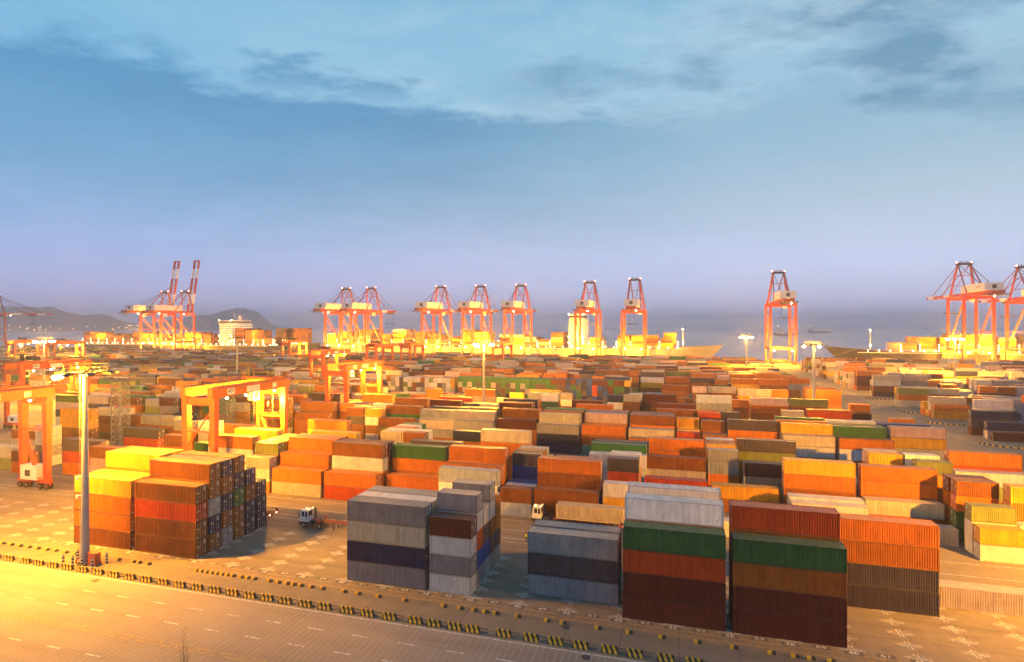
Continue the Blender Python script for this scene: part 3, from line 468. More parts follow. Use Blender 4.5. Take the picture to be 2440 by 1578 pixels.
(-2745,3246,4,4,272,16132010,1),(-2353,3246,4,4,288,11171011,1),(-1766,3246,4,4,266,10121013,1),(-1637,3246,2,4,259,26111015,1),(-1440,3246,4,4,266,10101512,0),(-1309,3246,4,4,272,26102212,1),
(-1116,3246,2,4,259,11221022,1),(-1048,3246,4,4,266,10122612,1),(-853,3246,4,4,288,11152621,1),(-722,3246,4,4,272,26211512,1),(-592,3246,4,4,272,18111111,1),(-331,3246,4,4,288,10112022,11),
(-200,3246,4,4,272,17102111,1),(-70,3246,4,3,266,152618,0),(61,3246,4,4,272,10211012,1),(322,3246,4,3,288,211010,0),(452,3246,4,4,272,10131011,1),(-5095,3274,2,4,259,17111211,1),
(-4375,3274,4,4,272,17112020,0),(-3723,3274,4,4,288,12101622,1),(-3527,3274,4,4,272,18131818,1),(-3334,3274,2,4,259,20222011,1),(-3266,3274,4,4,266,12121121,1),(-3071,3274,4,4,288,10111711,1),
(-2418,3274,4,4,272,22151520,0),(-2288,3274,4,4,272,18151218,0),(-1440,3274,4,4,272,11221612,1),(-1244,3274,4,4,266,10111016,1),(-918,3274,4,4,266,18111511,1),(-331,3274,4,4,266,16111816,0),
(-70,3274,4,3,288,102611,1),(126,3274,4,4,266,10112226,1),(256,3274,4,4,272,10211611,1),(387,3274,4,4,288,10111110,1),(-5093,3301,4,4,288,22111815,1),(-4897,3301,4,4,266,10161610,1),
(-4245,3301,4,4,272,12201811,1),(-3986,3301,2,4,259,18111622,0),(-3919,3301,4,4,272,15101520,0),(-3399,3301,2,4,259,10151710,0),(-3005,3301,4,3,288,171716,0),(-2875,3301,4,4,272,22111117,1),
(-2744,3301,4,4,272,20122212,1),(-2614,3301,4,4,272,15101116,1),(-2485,3301,2,4,259,21121210,0),(-1831,3301,4,4,272,10121112,1),(-1702,3301,2,4,259,13171711,0),(-1507,3301,2,4,259,13201111,1),
(-1309,3301,4,4,272,20182211,1),(-1048,3301,4,4,272,11201216,1),(-918,3301,4,4,272,16221021,0),(-787,3301,4,4,272,10121211,1),(-657,3301,4,4,272,11112016,1),(-528,3301,2,4,259,20121212,0),
(-461,3301,4,4,272,11151510,1),(-200,3301,4,4,288,15151110,1),(385,3301,2,4,259,10201010,0),(-3984,3329,4,4,288,11112215,1),(-3593,3329,4,4,288,18221515,1),(-3462,3329,4,4,288,17101821,1),
(-3332,3329,4,4,266,16121516,0),(-3201,3329,4,4,272,11211016,1),(-3071,3329,4,3,288,181611,0),(-2810,3329,4,4,272,16172110,0),(-2418,3329,4,4,272,11201317,0),(-2092,3329,4,4,272,10111126,1),
(-1440,3329,4,4,272,12222211,1),(-1178,3329,4,4,288,12171820,1),(-918,3329,4,4,272,10151010,0),(-656,3329,4,4,288,15102015,1),(-526,3329,4,4,266,11221016,1),(-265,3329,4,3,272,111726,0),
(-136,3329,2,4,259,26101815,0),(61,3329,4,4,266,10111011,1),(257,3329,4,4,288,26171211,1),(-5093,3357,4,4,266,12161320,0),(-4636,3357,4,4,288,22211521,1),(-4506,3357,4,4,272,22101511,1),
(-3919,3357,4,4,288,17211017,1),(-3397,3357,4,4,266,16162215,0),(-3071,3357,4,4,266,22121517,1),(-2942,3357,2,4,259,16171217,0),(-2483,3357,4,4,266,12221517,0),(-1964,3357,2,4,259,20101515,1),
(-1701,3357,4,3,266,111015,1),(-1440,3357,4,4,272,17101510,1),(-1114,3357,4,4,272,16111711,1),(-461,3357,4,4,272,10132613,1),(-331,3357,4,4,266,26112112,0),(-70,3357,4,4,266,21111018,1),
(61,3357,4,4,266,12111110,0),(191,3357,4,4,266,16261111,1),(452,3357,4,4,266,20201526,1),(-5224,3420,4,4,272,11111622,1),(-5093,3420,4,4,272,11101118,1),(-4963,3420,4,4,272,15161716,1),
(-4834,3420,2,4,259,20111222,1),(-4702,3420,4,4,288,12201111,0),(-4376,3420,4,4,266,16171612,1),(-3919,3420,4,4,272,16212116,1),(-3527,3420,4,4,266,17112111,0),(-3397,3420,4,4,266,16221011,0),
(-2940,3420,4,4,272,10211012,1),(-2679,3420,4,4,288,11112111,1),(-2420,3420,2,4,259,10111710,1),(-2159,3420,2,4,259,11111526,0),(-1962,3420,4,4,272,12211111,1),(-1831,3420,4,4,266,12111112,1),
(-1701,3420,4,4,272,15181811,11),(-1570,3420,4,4,272,11101010,1),(-592,3420,4,4,288,12171113,1),(-461,3420,4,4,272,11121112,1),(-200,3420,4,4,272,15171026,0),(126,3420,4,4,272,18131321,1),
(387,3420,4,4,272,10111111,1),(-5419,3448,4,4,272,15111112,1),(-4900,3448,2,4,259,22112013,0),(-4571,3448,4,4,288,20101117,1),(-4443,3448,2,4,259,15161211,0),(-4376,3448,4,4,272,18161110,0),
(-4245,3448,4,4,266,10211120,1),(-3266,3448,4,4,272,12131017,1),(-3136,3448,4,4,272,21161710,1),(-2875,3448,4,4,288,21161122,1),(-2746,3448,2,4,259,17111115,0),(-2679,3448,4,4,266,17161112,0),
(-2549,3448,4,4,272,16161512,1),(-2418,3448,4,4,272,20212212,1),(-2288,3448,4,4,272,10262015,1),(-1766,3448,4,4,288,11121710,1),(-1570,3448,4,4,266,20111122,0),(-1440,3448,4,4,272,10261115,1),
(-1309,3448,4,4,272,12101111,1),(-1048,3448,4,4,272,16151011,1),(-396,3448,4,4,272,15112110,1),(-265,3448,4,4,288,11101710,1),(-4,3448,4,4,272,22101118,1),(126,3448,4,4,288,10111011,1),
(257,3448,4,4,272,17261816,1),(-5093,3476,4,4,288,10121113,1),(-4898,3476,4,4,288,16171517,1),(-3399,3476,2,4,259,12102010,0),(-3332,3476,4,4,288,11161117,1),(-3201,3476,4,4,288,10101112,1),
(-2353,3476,4,4,288,17161717,1),(-2092,3476,4,4,272,11201121,1),(-1113,3476,4,4,272,13221111,1),(-920,3476,2,4,259,11201111,1),(-852,3476,4,4,266,16111117,1),(-722,3476,4,4,266,22102610,1),
(-330,3476,4,4,288,11111811,1),(-200,3476,4,4,266,11111018,0),(61,3476,4,4,272,22221515,0),(387,3476,4,4,272,16151210,1),(-5291,3503,2,4,259,12132015,0),(-4702,3503,4,4,288,12211615,1),
(-4441,3503,4,4,272,10102020,1),(-4247,3503,2,4,259,12171110,1),(-3789,3503,4,4,272,16171111,1),(-3073,3503,2,4,259,11221116,0),(-3006,3503,4,4,272,18211315,0),(-2875,3503,4,4,272,18112011,0),
(-2614,3503,4,4,272,11121311,1),(-2223,3503,4,4,288,11112616,1),(-1701,3503,4,4,266,15111021,1),(-1505,3503,4,4,272,18111810,1),(-1375,3503,4,4,272,11222612,1),(-1114,3503,4,4,272,13151110,0),
(-722,3503,4,4,272,15121012,1),(-592,3503,4,4,266,16221111,0),(-135,3503,4,3,272,101722,0),(515,3503,2,4,259,21132121,1),(-5224,3531,4,4,266,16102211,0),(-5093,3531,4,4,288,15111111,1),
(-4832,3531,4,4,288,12101515,0),(-4571,3531,4,4,272,15121515,0),(-4049,3531,4,4,272,20101611,1),(-3919,3531,4,4,288,12211612,1),(-3527,3531,4,4,272,22171713,1),(-3266,3531,4,4,288,13152111,0),
(-2483,3531,4,4,272,10111616,0),(-2353,3531,4,4,288,11112011,1),(-2092,3531,4,4,272,26151121,1),(-1831,3531,4,4,288,10101817,1),(-1700,3531,4,4,272,16101515,0),(-1309,3531,4,4,272,10122018,1),
(-526,3531,4,4,266,17112016,1),(-330,3531,4,4,288,10101811,1),(-5550,3559,4,4,272,10171821,1),(-5354,3559,4,4,272,21101512,1),(-3723,3559,4,4,272,17131112,1),(-3595,3559,2,4,259,11121217,0),
(-3201,3559,4,4,266,17211516,1),(-2940,3559,4,4,288,21171715,1),(-2745,3559,4,4,288,11121117,1),(-2418,3559,4,4,288,15112226,0),(-1962,3559,4,4,288,10261220,1),(-1701,3559,4,4,272,21111011,1),
(-1572,3559,2,4,259,20261710,0),(-1374,3559,4,4,272,17101217,1),(-1244,3559,4,4,266,10181111,1),(-1114,3559,4,4,266,11211322,1),(-526,3559,4,4,266,10121113,1),(-396,3559,4,4,288,10201011,1),
(-135,3559,4,4,266,11121611,1),(-4,3559,4,4,266,20111721,1),(387,3559,4,4,272,22132211,1),(516,3559,2,4,259,11111615,1),(-5746,3754,4,4,272,20221212,1),(-5617,3754,2,4,259,11171022,0),
(-5552,3754,2,4,259,17151312,1),(-5159,3754,4,4,272,16131610,1),(-5028,3754,4,4,272,16101117,1),(-4900,3754,2,4,259,15111720,0),(-4506,3754,4,4,288,16122016,1),(-4311,3754,4,4,266,15131011,1),
(-4050,3754,4,4,266,22161216,1),(-3593,3754,4,4,288,16101321,1),(-3267,3754,4,4,272,21131111,1),(-2875,3754,4,4,272,16111712,1),(-2745,3754,4,4,272,11171111,1),(-2225,3754,2,4,259,10102211,1),
(-2158,3754,4,4,288,11201516,1),(-1766,3754,4,4,288,20261110,1),(-1636,3754,4,4,266,10161617,1),(-983,3754,4,4,288,10211321,1),(-594,3754,2,4,259,17101111,1),(-526,3754,4,4,266,11151510,1),
(-266,3754,4,4,272,10151111,1),(-135,3754,4,4,266,12102111,1),(-5,3754,4,4,266,13211226,1),(126,3754,4,4,272,12151111,1),(254,3754,2,4,259,22221813,1),(322,3754,4,4,272,11101616,1),
(-5746,3782,4,4,288,10162017,1),(-5615,3782,4,4,266,17221116,0),(-4832,3782,4,4,272,20111815,1),(-4637,3782,4,4,288,11111316,1),(-4506,3782,4,4,272,12211518,1),(-4245,3782,4,4,272,17111322,1),
(-3788,3782,4,4,288,17111010,1),(-3658,3782,4,4,288,12181811,1),(-2549,3782,4,4,272,10181322,1),(-2223,3782,4,4,272,15111813,0),(-2029,3782,2,4,259,22111210,1),(-1964,3782,2,4,259,10131111,1),
(-1896,3782,4,4,266,26101513,1),(-983,3782,4,4,272,15101512,0),(-787,3782,4,4,288,26181311,1),(-659,3782,2,4,259,10101226,1),(-592,3782,4,4,272,10171711,1),(-461,3782,4,4,272,10151822,1),
(-330,3782,4,4,288,13181122,1),(-135,3782,4,4,266,11101616,0),(-4,3782,4,4,272,18101310,1),(516,3782,2,4,259,18262610,1),(-6007,3810,4,4,288,16171116,1),(-5878,3810,2,4,259,12161710,0),
(-5681,3810,4,4,272,13151311,1),(-5159,3810,4,4,288,21161612,1),(-4769,3810,2,4,259,12151012,0),(-3464,3810,2,4,259,18111620,0),(-3397,3810,4,4,272,11161718,1),(-2682,3810,2,4,259,10112215,0),
(-2616,3810,2,4,259,10182012,1),(-2419,3810,4,4,288,21111222,1),(-2288,3810,4,4,272,10101615,1),(-1570,3810,4,4,272,10221126,1),(-1309,3810,4,4,272,16201010,1),(-1179,3810,4,4,266,26211517,1),
(-657,3810,4,4,272,10101116,1),(-70,3810,4,4,266,20112115,0),(61,3810,4,4,266,15131810,1),(191,3810,4,4,272,10101015,1),(-5550,3837,4,4,266,10151116,1),(-5291,3837,2,4,259,15111720,0),
(-5093,3837,4,4,272,21211017,1),(-4963,3837,4,4,288,16101512,1),(-4767,3837,4,4,272,11111313,0),(-4441,3837,4,4,288,11111812,1),(-4180,3837,4,4,272,17101012,1),(-4050,3837,4,4,288,15111216,1),
(-3854,3837,4,4,288,21151515,0),(-3593,3837,4,4,272,17151722,1),(-3332,3837,4,4,288,12171811,1),(-3203,3837,2,4,259,21111711,1),(-2875,3837,4,4,266,12101811,0),(-2549,3837,4,4,266,18151016,0),
(-2288,3837,4,4,272,11171016,1),(-2157,3837,4,4,272,17101821,0),(-2027,3837,4,4,272,15151321,1),(-1635,3837,4,4,288,12101210,1),(-1048,3837,4,4,288,11101011,1),(-918,3837,4,4,272,10202013,1),
(-657,3837,4,4,272,10101110,0),(-396,3837,4,4,272,13101321,1),(-200,3837,4,4,272,15121710,1),(257,3837,4,4,272,11101218,1),(452,3837,4,4,272,15262211,1),(-6007,3865,4,4,266,17201717,0),
(-4441,3865,4,4,272,11112015,0),(-3984,3865,4,4,272,17201122,1),(-3136,3865,4,4,272,13161611,1),(-3008,3865,2,4,259,18161117,1),(-2810,3865,4,4,272,12171113,1),(-2549,3865,4,4,288,15161120,1),
(-2288,3865,4,4,272,22101617,0),(-1962,3865,4,4,266,10111021,1),(-1701,3865,4,4,288,22101511,1),(-1571,3865,4,4,272,26111517,1),(-788,3865,4,4,288,12171222,1),(-396,3865,4,4,288,22161010,1),
(-135,3865,4,4,266,13211313,1),(60,3865,4,4,272,11172216,1),(386,3865,4,4,266,12171715,0),(-5876,3893,4,4,288,10122211,1),(-5354,3893,4,4,272,22162210,1),(-5093,3893,4,4,288,10221011,1),
(-4963,3893,4,4,272,17111716,0),(-4245,3893,4,4,266,13111611,0),(-3528,3893,4,4,266,12121016,0),(-2941,3893,4,4,272,15111616,0),(-2353,3893,4,4,288,21181021,1),(-2223,3893,4,4,272,11151511,1),
(-1766,3893,4,4,288,13101010,1),(-1244,3893,4,4,272,15101116,1),(-1114,3893,4,4,272,15111826,1),(-983,3893,4,4,288,20181811,1),(-463,3893,2,4,259,11111110,1),(-266,3893,4,4,272,13171510,1),
(-135,3893,4,4,272,15102112,1),(321,3893,4,4,272,10101010,1),(-5681,3956,4,4,266,12111710,1),(-5550,3956,4,4,272,17111110,1),(-5159,3956,4,4,288,21101611,0),(-4506,3956,4,4,272,17211111,1),
(-4376,3956,4,4,272,17222015,1),(-4050,3956,4,4,272,11161712,1),(-3658,3956,4,4,272,11111710,1),(-3528,3956,4,4,272,11151211,1),(-3397,3956,4,4,288,20171222,1),(-3267,3956,4,4,272,10171511,0),
(-3071,3956,4,4,272,13161712,1),(-2745,3956,4,4,272,11151011,1),(-1899,3956,2,4,259,11121118,0),(-1832,3956,4,4,272,15151815,0),(-1570,3956,4,4,266,10122011,1),(-1375,3956,4,4,266,10112118,1),
(-788,3956,4,4,272,10111015,0),(452,3956,4,4,272,12151011,1),(-6139,3984,2,4,259,15161110,0),(-5876,3984,4,4,272,15221717,1),(-5289,3984,4,4,266,20151321,0),(-4900,3984,2,4,259,16171115,0),
(-4833,3984,4,4,272,15151811,1),(-4441,3984,4,4,272,16162213,1),(-4246,3984,4,4,272,17101611,0),(-2810,3984,4,4,272,11172220,1),(-2680,3984,4,4,272,10102110,0),(-2549,3984,4,4,288,12121111,1),
(-1962,3984,4,4,288,17221017,1),(-1505,3984,4,4,272,15112013,1),(-1375,3984,4,4,272,11201116,1),(-1244,3984,4,4,288,15101120,1),(-983,3984,4,4,272,12111011,0),(-853,3984,4,4,272,16111526,0),
(-461,3984,4,4,288,10211515,1),(-70,3984,4,4,266,11201020,1),(189,3984,2,4,259,12112011,1),(322,3984,4,4,266,26111110,1),(-6333,4012,4,4,272,12201711,0),(-6072,4012,4,4,266,15181616,0),
(-5811,4012,4,4,288,11121512,1),(-4702,4012,4,4,266,20172118,0),(-3919,4012,4,4,266,10182212,1),(-3332,4012,4,4,272,17101213,1),(-2680,4012,4,4,272,12101711,1),(-2353,4012,4,4,266,10171118,0),
(-2223,4012,4,4,272,11102611,1),(-2092,4012,4,4,266,11102111,1),(-1766,4012,4,4,272,11171013,1),(-1181,4012,2,4,259,20102022,0),(-722,4012,4,4,272,13221110,1),(-594,4012,2,4,259,15211321,1),
(-527,4012,4,4,272,21111720,1),(191,4012,4,4,288,20161110,1),(321,4012,4,4,272,11111126,0),(-6137,4039,4,4,288,11151011,1),(-5876,4039,4,4,288,12211711,0),(-5224,4039,4,4,272,18161222,0),
(-4637,4039,4,4,288,21122117,1),(-3984,4039,4,4,272,21171011,0),(-3267,4039,4,4,272,16201218,1),(-2745,4039,4,4,288,15131111,1),(-2223,4039,4,4,272,21162021,0),(-2092,4039,4,4,288,21101210,1),
(-1831,4039,4,4,288,15131215,1),(-1179,4039,4,4,272,18161012,1),(-1048,4039,4,4,266,15201218,0),(-853,4039,4,4,272,17131116,1),(-135,4039,4,4,272,12111511,1),(61,4039,4,4,288,18102618,1),
(-6268,4067,4,4,266,11121213,0),(-6137,4067,4,4,288,11201011,0),(-5094,4067,4,4,272,12171515,1),(-4963,4067,4,4,266,11152015,1),(-4832,4067,4,4,272,17181715,1),(-4441,4067,4,4,272,21161515,1),
(-3919,4067,4,4,266,22162115,0),(-3789,4067,4,4,266,12152116,1),(-3593,4067,4,4,288,18121621,1),(-3462,4067,4,4,272,17181111,0),(-918,4067,4,4,272,10111012,0),(-788,4067,4,4,272,26111811,1),
(-5,4067,4,4,272,12211122,1),(322,4067,4,4,272,17111010,1),(515,4067,2,4,259,10101115,1),(-6333,4095,4,4,288,17172011,1),(-6007,4095,4,4,272,11101616,0),(-5811,4095,4,4,272,16171816,1),
(-5550,4095,4,4,272,15152112,1),(-4180,4095,4,4,272,16211022,1),(-3789,4095,4,4,272,15131515,0),(-3658,4095,4,4,272,22151617,0),(-3267,4095,4,4,272,18171220,0),(-1636,4095,4,4,288,22121618,1),
(-1505,4095,4,4,288,13131120,1),(-1179,4095,4,4,266,15181011,0),(-722,4095,4,4,272,12161710,1),(-594,4095,2,4,259,15101015,1),(-527,4095,4,4,272,12171016,0),(-396,4095,4,4,272,17111012,1),
(189,4095,2,4,259,10101226,0),(452,4095,4,4,288,16261110,1),(-5878,4290,2,4,259,12171712,1),(-5811,4290,4,4,266,12161711,1),(-5552,4290,2,4,259,17171617,0),(-5485,4290,4,4,288,18221717,1),
(-5354,4290,4,4,266,22121711,1),(-5224,4290,4,4,266,16211113,1),(-5096,4290,2,4,259,15152015,0),(-5028,4290,4,4,288,11152117,1),(-4898,4290,4,4,272,17201217,1),(-4769,4290,2,4,259,10202122,0),
(-4180,4290,4,4,272,18151216,1),(-4050,4290,4,4,272,18161617,1),(-3854,4290,4,4,288,13111010,1),(-3723,4290,4,4,272,11161710,1),(-3595,4290,2,4,259,15121312,1),(-3136,4290,4,4,288,10201712,1),
(-3006,4290,4,4,266,11171110,1),(-2810,4290,4,4,272,22201820,1),(-2680,4290,4,4,272,17211015,1),(-2549,4290,4,4,272,11111813,1),(-2420,4290,2,4,259,26162611,0),(-2353,4290,4,4,288,11112112,1),
(-2029,4290,2,4,259,17181520,1),(-1766,4290,4,4,272,11161610,1),(-1570,4290,4,4,266,15181011,0),(-1440,4290,4,4,288,10111315,1),(-1310,4290,4,4,272,20122613,1),(-853,4290,4,4,266,11221316,1),
(-722,4290,4,4,272,10151211,1),(-463,4290,2,4,259,10202022,1),(-396,4290,4,4,272,17161010,1),(-266,4290,4,4,272,16162026,1),(-135,4290,4,4,272,26151515,1),(-7,4290,2,4,259,11221510,1),
(61,4290,4,4,272,15261315,1),(191,4290,4,4,288,11111111,1),(452,4290,4,4,266,18101517,0),(-6529,4318,4,4,272,12121713,1),(-6203,4318,4,4,266,11121612,0),(-6072,4318,4,4,272,20111516,1),
(-5942,4318,4,4,288,17121117,1),(-5811,4318,4,4,272,16161716,0),(-5681,4318,4,4,272,16171210,1),(-5550,4318,4,4,266,13151818,0),(-4378,4318,2,4,259,13201315,0),(-4311,4318,4,4,288,12121117,1),
(-3919,4318,4,4,272,15101015,1),(-3528,4318,4,4,266,22171112,1),(-3204,4318,2,4,259,18161121,1),(-2875,4318,4,4,288,16102018,1),(-2680,4318,4,4,272,12112615,1),(-2419,4318,4,4,266,10112210,0),
(-2288,4318,4,4,288,15171011,1),(-1964,4318,2,4,259,10181122,1),(-1766,4318,4,4,272,22151018,0),(-1244,4318,4,4,272,16102615,1),(-1114,4318,4,4,272,15111213,1),(-983,4318,4,4,272,18262611,1),
(-853,4318,4,4,288,22101012,1),(-463,4318,2,4,259,10111020,1),(-266,4318,4,4,272,10151122,1),(-70,4318,4,4,272,10111826,1),(-6792,4346,2,4,259,18111811,0),(-5159,4346,4,4,288,21171715,0),
(-4898,4346,4,4,272,12161220,0),(-4702,4346,4,4,266,11161120,1),(-4443,4346,2,4,259,16111611,0),(-3724,4346,4,4,288,11112213,1),(-3593,4346,4,4,272,12181116,0),(-2288,4346,4,4,272,10201518,0),
(-2027,4346,4,4,272,11261112,1),(-1897,4346,4,4,272,12102226,1),(-1571,4346,4,4,272,11151320,1),(-529,4346,2,4,259,12111520,1),(126,4346,4,4,272,16161316,0),(321,4346,4,4,288,12102115,1),
(452,4346,4,4,272,12201713,1),(-6790,4373,4,4,288,13111012,1),(-6333,4373,4,4,266,11151011,0),(-6205,4373,2,4,259,12181612,0),(-5420,4373,4,4,288,17162216,1),(-4898,4373,4,4,272,17112213,0),
(-4637,4373,4,4,288,15112217,1),(-4506,4373,4,4,266,21211813,1),(-3528,4373,4,4,266,12122011,0),(-3397,4373,4,4,266,16121713,1),(-3269,4373,2,4,259,12121016,0),(-2288,4373,4,4,272,15131215,0),
(-2027,4373,4,4,288,11181022,1),(-1897,4373,4,4,288,16121522,1),(-1636,4373,4,4,272,12132026,0),(-592,4373,4,4,266,11111310,1),(-396,4373,4,4,272,21131113,0),(-135,4373,4,4,272,10101521,1),
(450,4373,2,4,259,20132611,0),(-6920,4401,4,4,266,10131520,0),(-6725,4401,4,4,272,17111217,0),(-6072,4401,4,4,288,21221122,1),(-4963,4401,4,4,272,16201117,0),(-4833,4401,4,4,266,10221216,0),
(-4115,4401,4,4,288,22121511,1),(-3985,4401,4,4,288,17171122,1),(-3854,4401,4,4,272,20151111,0),(-3528,4401,4,4,288,12222017,1),(-3267,4401,4,4,272,11151711,0),(-2549,4401,4,4,272,15101011,1),
(-2288,4401,4,4,272,10121511,0),(-2160,4401,2,4,259,22181113,1),(-1897,4401,4,4,288,11101012,0),(-1766,4401,4,4,272,10102613,0),(-1375,4401,4,4,272,10101626,1),(-592,4401,4,4,272,21111818,0),
(-396,4401,4,4,272,11131710,1),(60,4401,4,4,266,10172110,0),(-6920,4429,4,4,288,16122213,1),(-6466,4429,2,4,259,22151120,0),(-6007,4429,4,4,288,18151611,1),(-5291,4429,2,4,259,15201110,0),
(-5028,4429,4,4,272,15161215,0),(-4180,4429,4,4,288,18171811,0),(-3919,4429,4,4,288,15161215,1),(-3463,4429,4,4,288,12121111,1),(-3332,4429,4,4,288,12101811,1),(-3071,4429,4,4,266,16181312,1),
(-2680,4429,4,4,272,10101016,0),(-2158,4429,4,4,266,11221113,0),(-2027,4429,4,4,288,13101717,0),(-1636,4429,4,4,272,10121120,0),(-1179,4429,4,4,272,13101215,1),(-1050,4429,2,4,259,11172110,0),
(-853,4429,4,4,288,15111115,1),(-657,4429,4,4,266,10102621,1),(-527,4429,4,4,288,10101510,1),(-200,4429,4,4,266,10171510,0),(61,4429,4,4,272,18221120,1),(452,4429,4,4,272,26101121,1),
(-6986,4492,4,4,288,16151715,0),(-6790,4492,4,4,288,15111612,1),(-6398,4492,4,4,272,16161716,1),(-6268,4492,4,4,288,20122218,0),(-5876,4492,4,4,288,12111016,1),(-5422,4492,2,4,259,17201512,0),
(-5159,4492,4,4,288,16201316,1),(-5028,4492,4,4,272,16111612,0),(-4637,4492,4,4,266,10171117,0),(-4506,4492,4,4,288,22171622,1),(-3724,4492,4,4,272,18172115,1),(-3136,4492,4,4,288,13111015,1),
(-2941,4492,4,4,272,12261513,0),(-2810,4492,4,4,288,10102111,1),(-2354,4492,4,4,288,15211311,1),(-2158,4492,4,4,288,10102226,1),(-1701,4492,4,4,288,10171111,1),(-1310,4492,4,4,272,15101013,1),
(-1179,4492,4,4,272,15122218,1),(-1051,4492,2,4,259,21161811,0),(-918,4492,4,4,288,11101322,1),(-592,4492,4,4,288,10101011,1),(-396,4492,4,4,288,26101218,1),(-268,4492,2,4,259,21161517,0),
(-201,4492,4,4,266,11221218,1),(191,4492,4,4,272,18201710,1),(452,4492,4,4,288,12111510,1),(-6594,4520,4,4,266,10212112,1),(-6464,4520,4,4,272,13111711,0),(-5681,4520,4,4,272,11181711,0),
(-5420,4520,4,4,288,10121512,1),(-4637,4520,4,4,272,13171116,1),(-4441,4520,4,4,272,18201612,0),(-4313,4520,2,4,259,15111211,0),(-2680,4520,4,4,288,18111318,1),(-1766,4520,4,4,272,15201816,0),
(-266,4520,4,4,288,16111722,1),(-6855,4548,4,4,266,11221318,0),(-6725,4548,4,3,288,101722,0),(-5746,4548,4,4,266,11101318,0),(-5159,4548,4,4,288,11111111,0),(-5029,4548,4,4,272,18131711,0),
(-4898,4548,4,4,288,11161621,1),(-4180,4548,4,4,288,21101512,1),(-3920,4548,4,4,288,11102117,1),(-3789,4548,4,4,272,15201117,1),(-3202,4548,4,4,288,15171018,0),(-2288,4548,4,4,272,15161226,0),
(-1897,4548,4,4,288,18181610,1),(-1766,4548,4,4,288,10101710,0),(-1636,4548,4,4,272,12101110,1),(-1310,4548,4,4,288,22102011,1),(-1051,4548,2,4,259,26121711,0),(-790,4548,2,4,259,10101310,0),
(321,4548,4,4,272,17101510,1),(-6529,4575,4,4,288,12181811,1),(-5420,4575,4,4,266,13111716,0),(-5290,4575,4,4,288,17221516,0),(-3334,4575,2,4,259,16161218,0),(-3267,4575,4,4,288,16132010,1),
(-2549,4575,4,4,288,13111126,1),(-2419,4575,4,4,272,15151710,0),(-2288,4575,4,4,272,17101710,0),(-1636,4575,4,4,288,12202610,1),(-1505,4575,4,4,288,11111011,1),(-1375,4575,4,4,266,16111021,0),
(-1244,4575,4,4,272,10112618,1),(-657,4575,4,4,272,10101810,1),(-527,4575,4,4,288,16112115,1),(191,4575,4,4,272,18261517,1),(-6464,4603,4,4,288,16171711,1),(-5877,4603,4,4,266,11171113,0),
(-5552,4603,2,4,259,10161017,0),(-4572,4603,4,4,288,13111112,1),(-4441,4603,4,4,288,17181610,1),(-3658,4603,4,4,272,11151011,1),(-3071,4603,4,4,272,11121613,1),(-2616,4603,2,4,259,18111513,0),
(-2549,4603,4,4,288,11101020,0),(-1244,4603,4,4,288,16111120,1),(-7116,4631,4,4,288,11131512,1),(-6920,4631,4,4,266,20111510,1),(-5811,4631,4,4,272,22171117,1),(-5159,4631,4,4,272,22161111,0),
(-4115,4631,4,4,272,12211021,0),(-2941,4631,4,4,272,12112210,0),(-2419,4631,4,4,288,10201111,1),(-1114,4631,4,4,288,11201510,1),(-986,4631,2,4,259,16112212,1),(-201,4631,4,4,266,11152210,1),
(60,4631,4,4,272,16211010,1),(321,4631,4,4,272,16102221,1),(452,4631,4,4,266,11131615,0),(-7508,4826,4,4,288,11111121,1),(-7182,4826,4,4,272,10121616,1),(-6725,4826,4,4,288,10151122,1),
(-6529,4826,4,4,272,17111617,1),(-6203,4826,4,4,288,20152113,1),(-5944,4826,2,4,259,20121317,0),(-5681,4826,4,4,266,18101115,1),(-5485,4826,4,4,272,11151511,1),(-5159,4826,4,4,272,13122010,1),
(-4768,4826,4,4,266,17161516,0),(-4572,4826,4,4,266,16101611,1),(-4376,4826,4,4,272,11101116,1),(-4246,4826,4,4,272,11151711,1),(-4117,4826,2,4,259,12161820,0),(-4050,4826,4,4,272,10132216,1),
(-3528,4826,4,4,288,16111215,1),(-3398,4826,4,4,266,17111620,0),(-3267,4826,4,4,272,26121610,1),(-3137,4826,4,4,266,15111610,1),(-3006,4826,4,4,272,15151817,1),(-2876,4826,4,4,266,13161711,1),
(-2745,4826,4,4,266,20182011,0),(-2615,4826,4,4,288,11111111,1),(-2356,4826,2,4,259,20151711,0),(-2290,4826,2,4,259,22111116,0),(-1962,4826,4,4,288,15122010,1),(-1701,4826,4,4,288,10162615,1),
(-1245,4826,4,4,288,26171111,1),(-723,4826,4,4,266,11101522,1),(-527,4826,4,4,272,16212011,1),(-201,4826,4,4,288,26111018,1),(-70,4826,4,4,288,20152017,11),(124,4826,2,4,259,11171810,1),
(321,4826,4,4,272,10171215,1),(452,4826,4,4,272,22182622,1),(-7116,4854,4,4,288,17101715,1),(-6725,4854,4,4,266,21161721,0),(-6464,4854,4,3,272,151115,0),(-6007,4854,4,4,272,20212011,1),
(-5879,4854,2,4,259,10101511,0),(-5681,4854,4,4,266,17111020,0),(-5029,4854,4,4,288,11111617,1),(-4702,4854,4,4,266,18101115,0),(-4181,4854,4,4,288,11102112,1),(-3985,4854,4,4,272,17181710,1),
(-3659,4854,4,4,272,11111017,1),(-2876,4854,4,4,272,10201021,1),(-1897,4854,4,4,272,18121722,1),(-1767,4854,4,4,272,21101813,0),(-1506,4854,4,4,272,18102213,1),(-1310,4854,4,4,272,12111620,0),
(-853,4854,4,4,272,20201113,1),(-594,4854,2,4,259,21111620,1),(-268,4854,2,4,259,15111011,0),(60,4854,4,4,272,10111021,1),(-7314,4882,2,4,259,11152122,0),(-6986,4882,4,4,288,11211518,1),
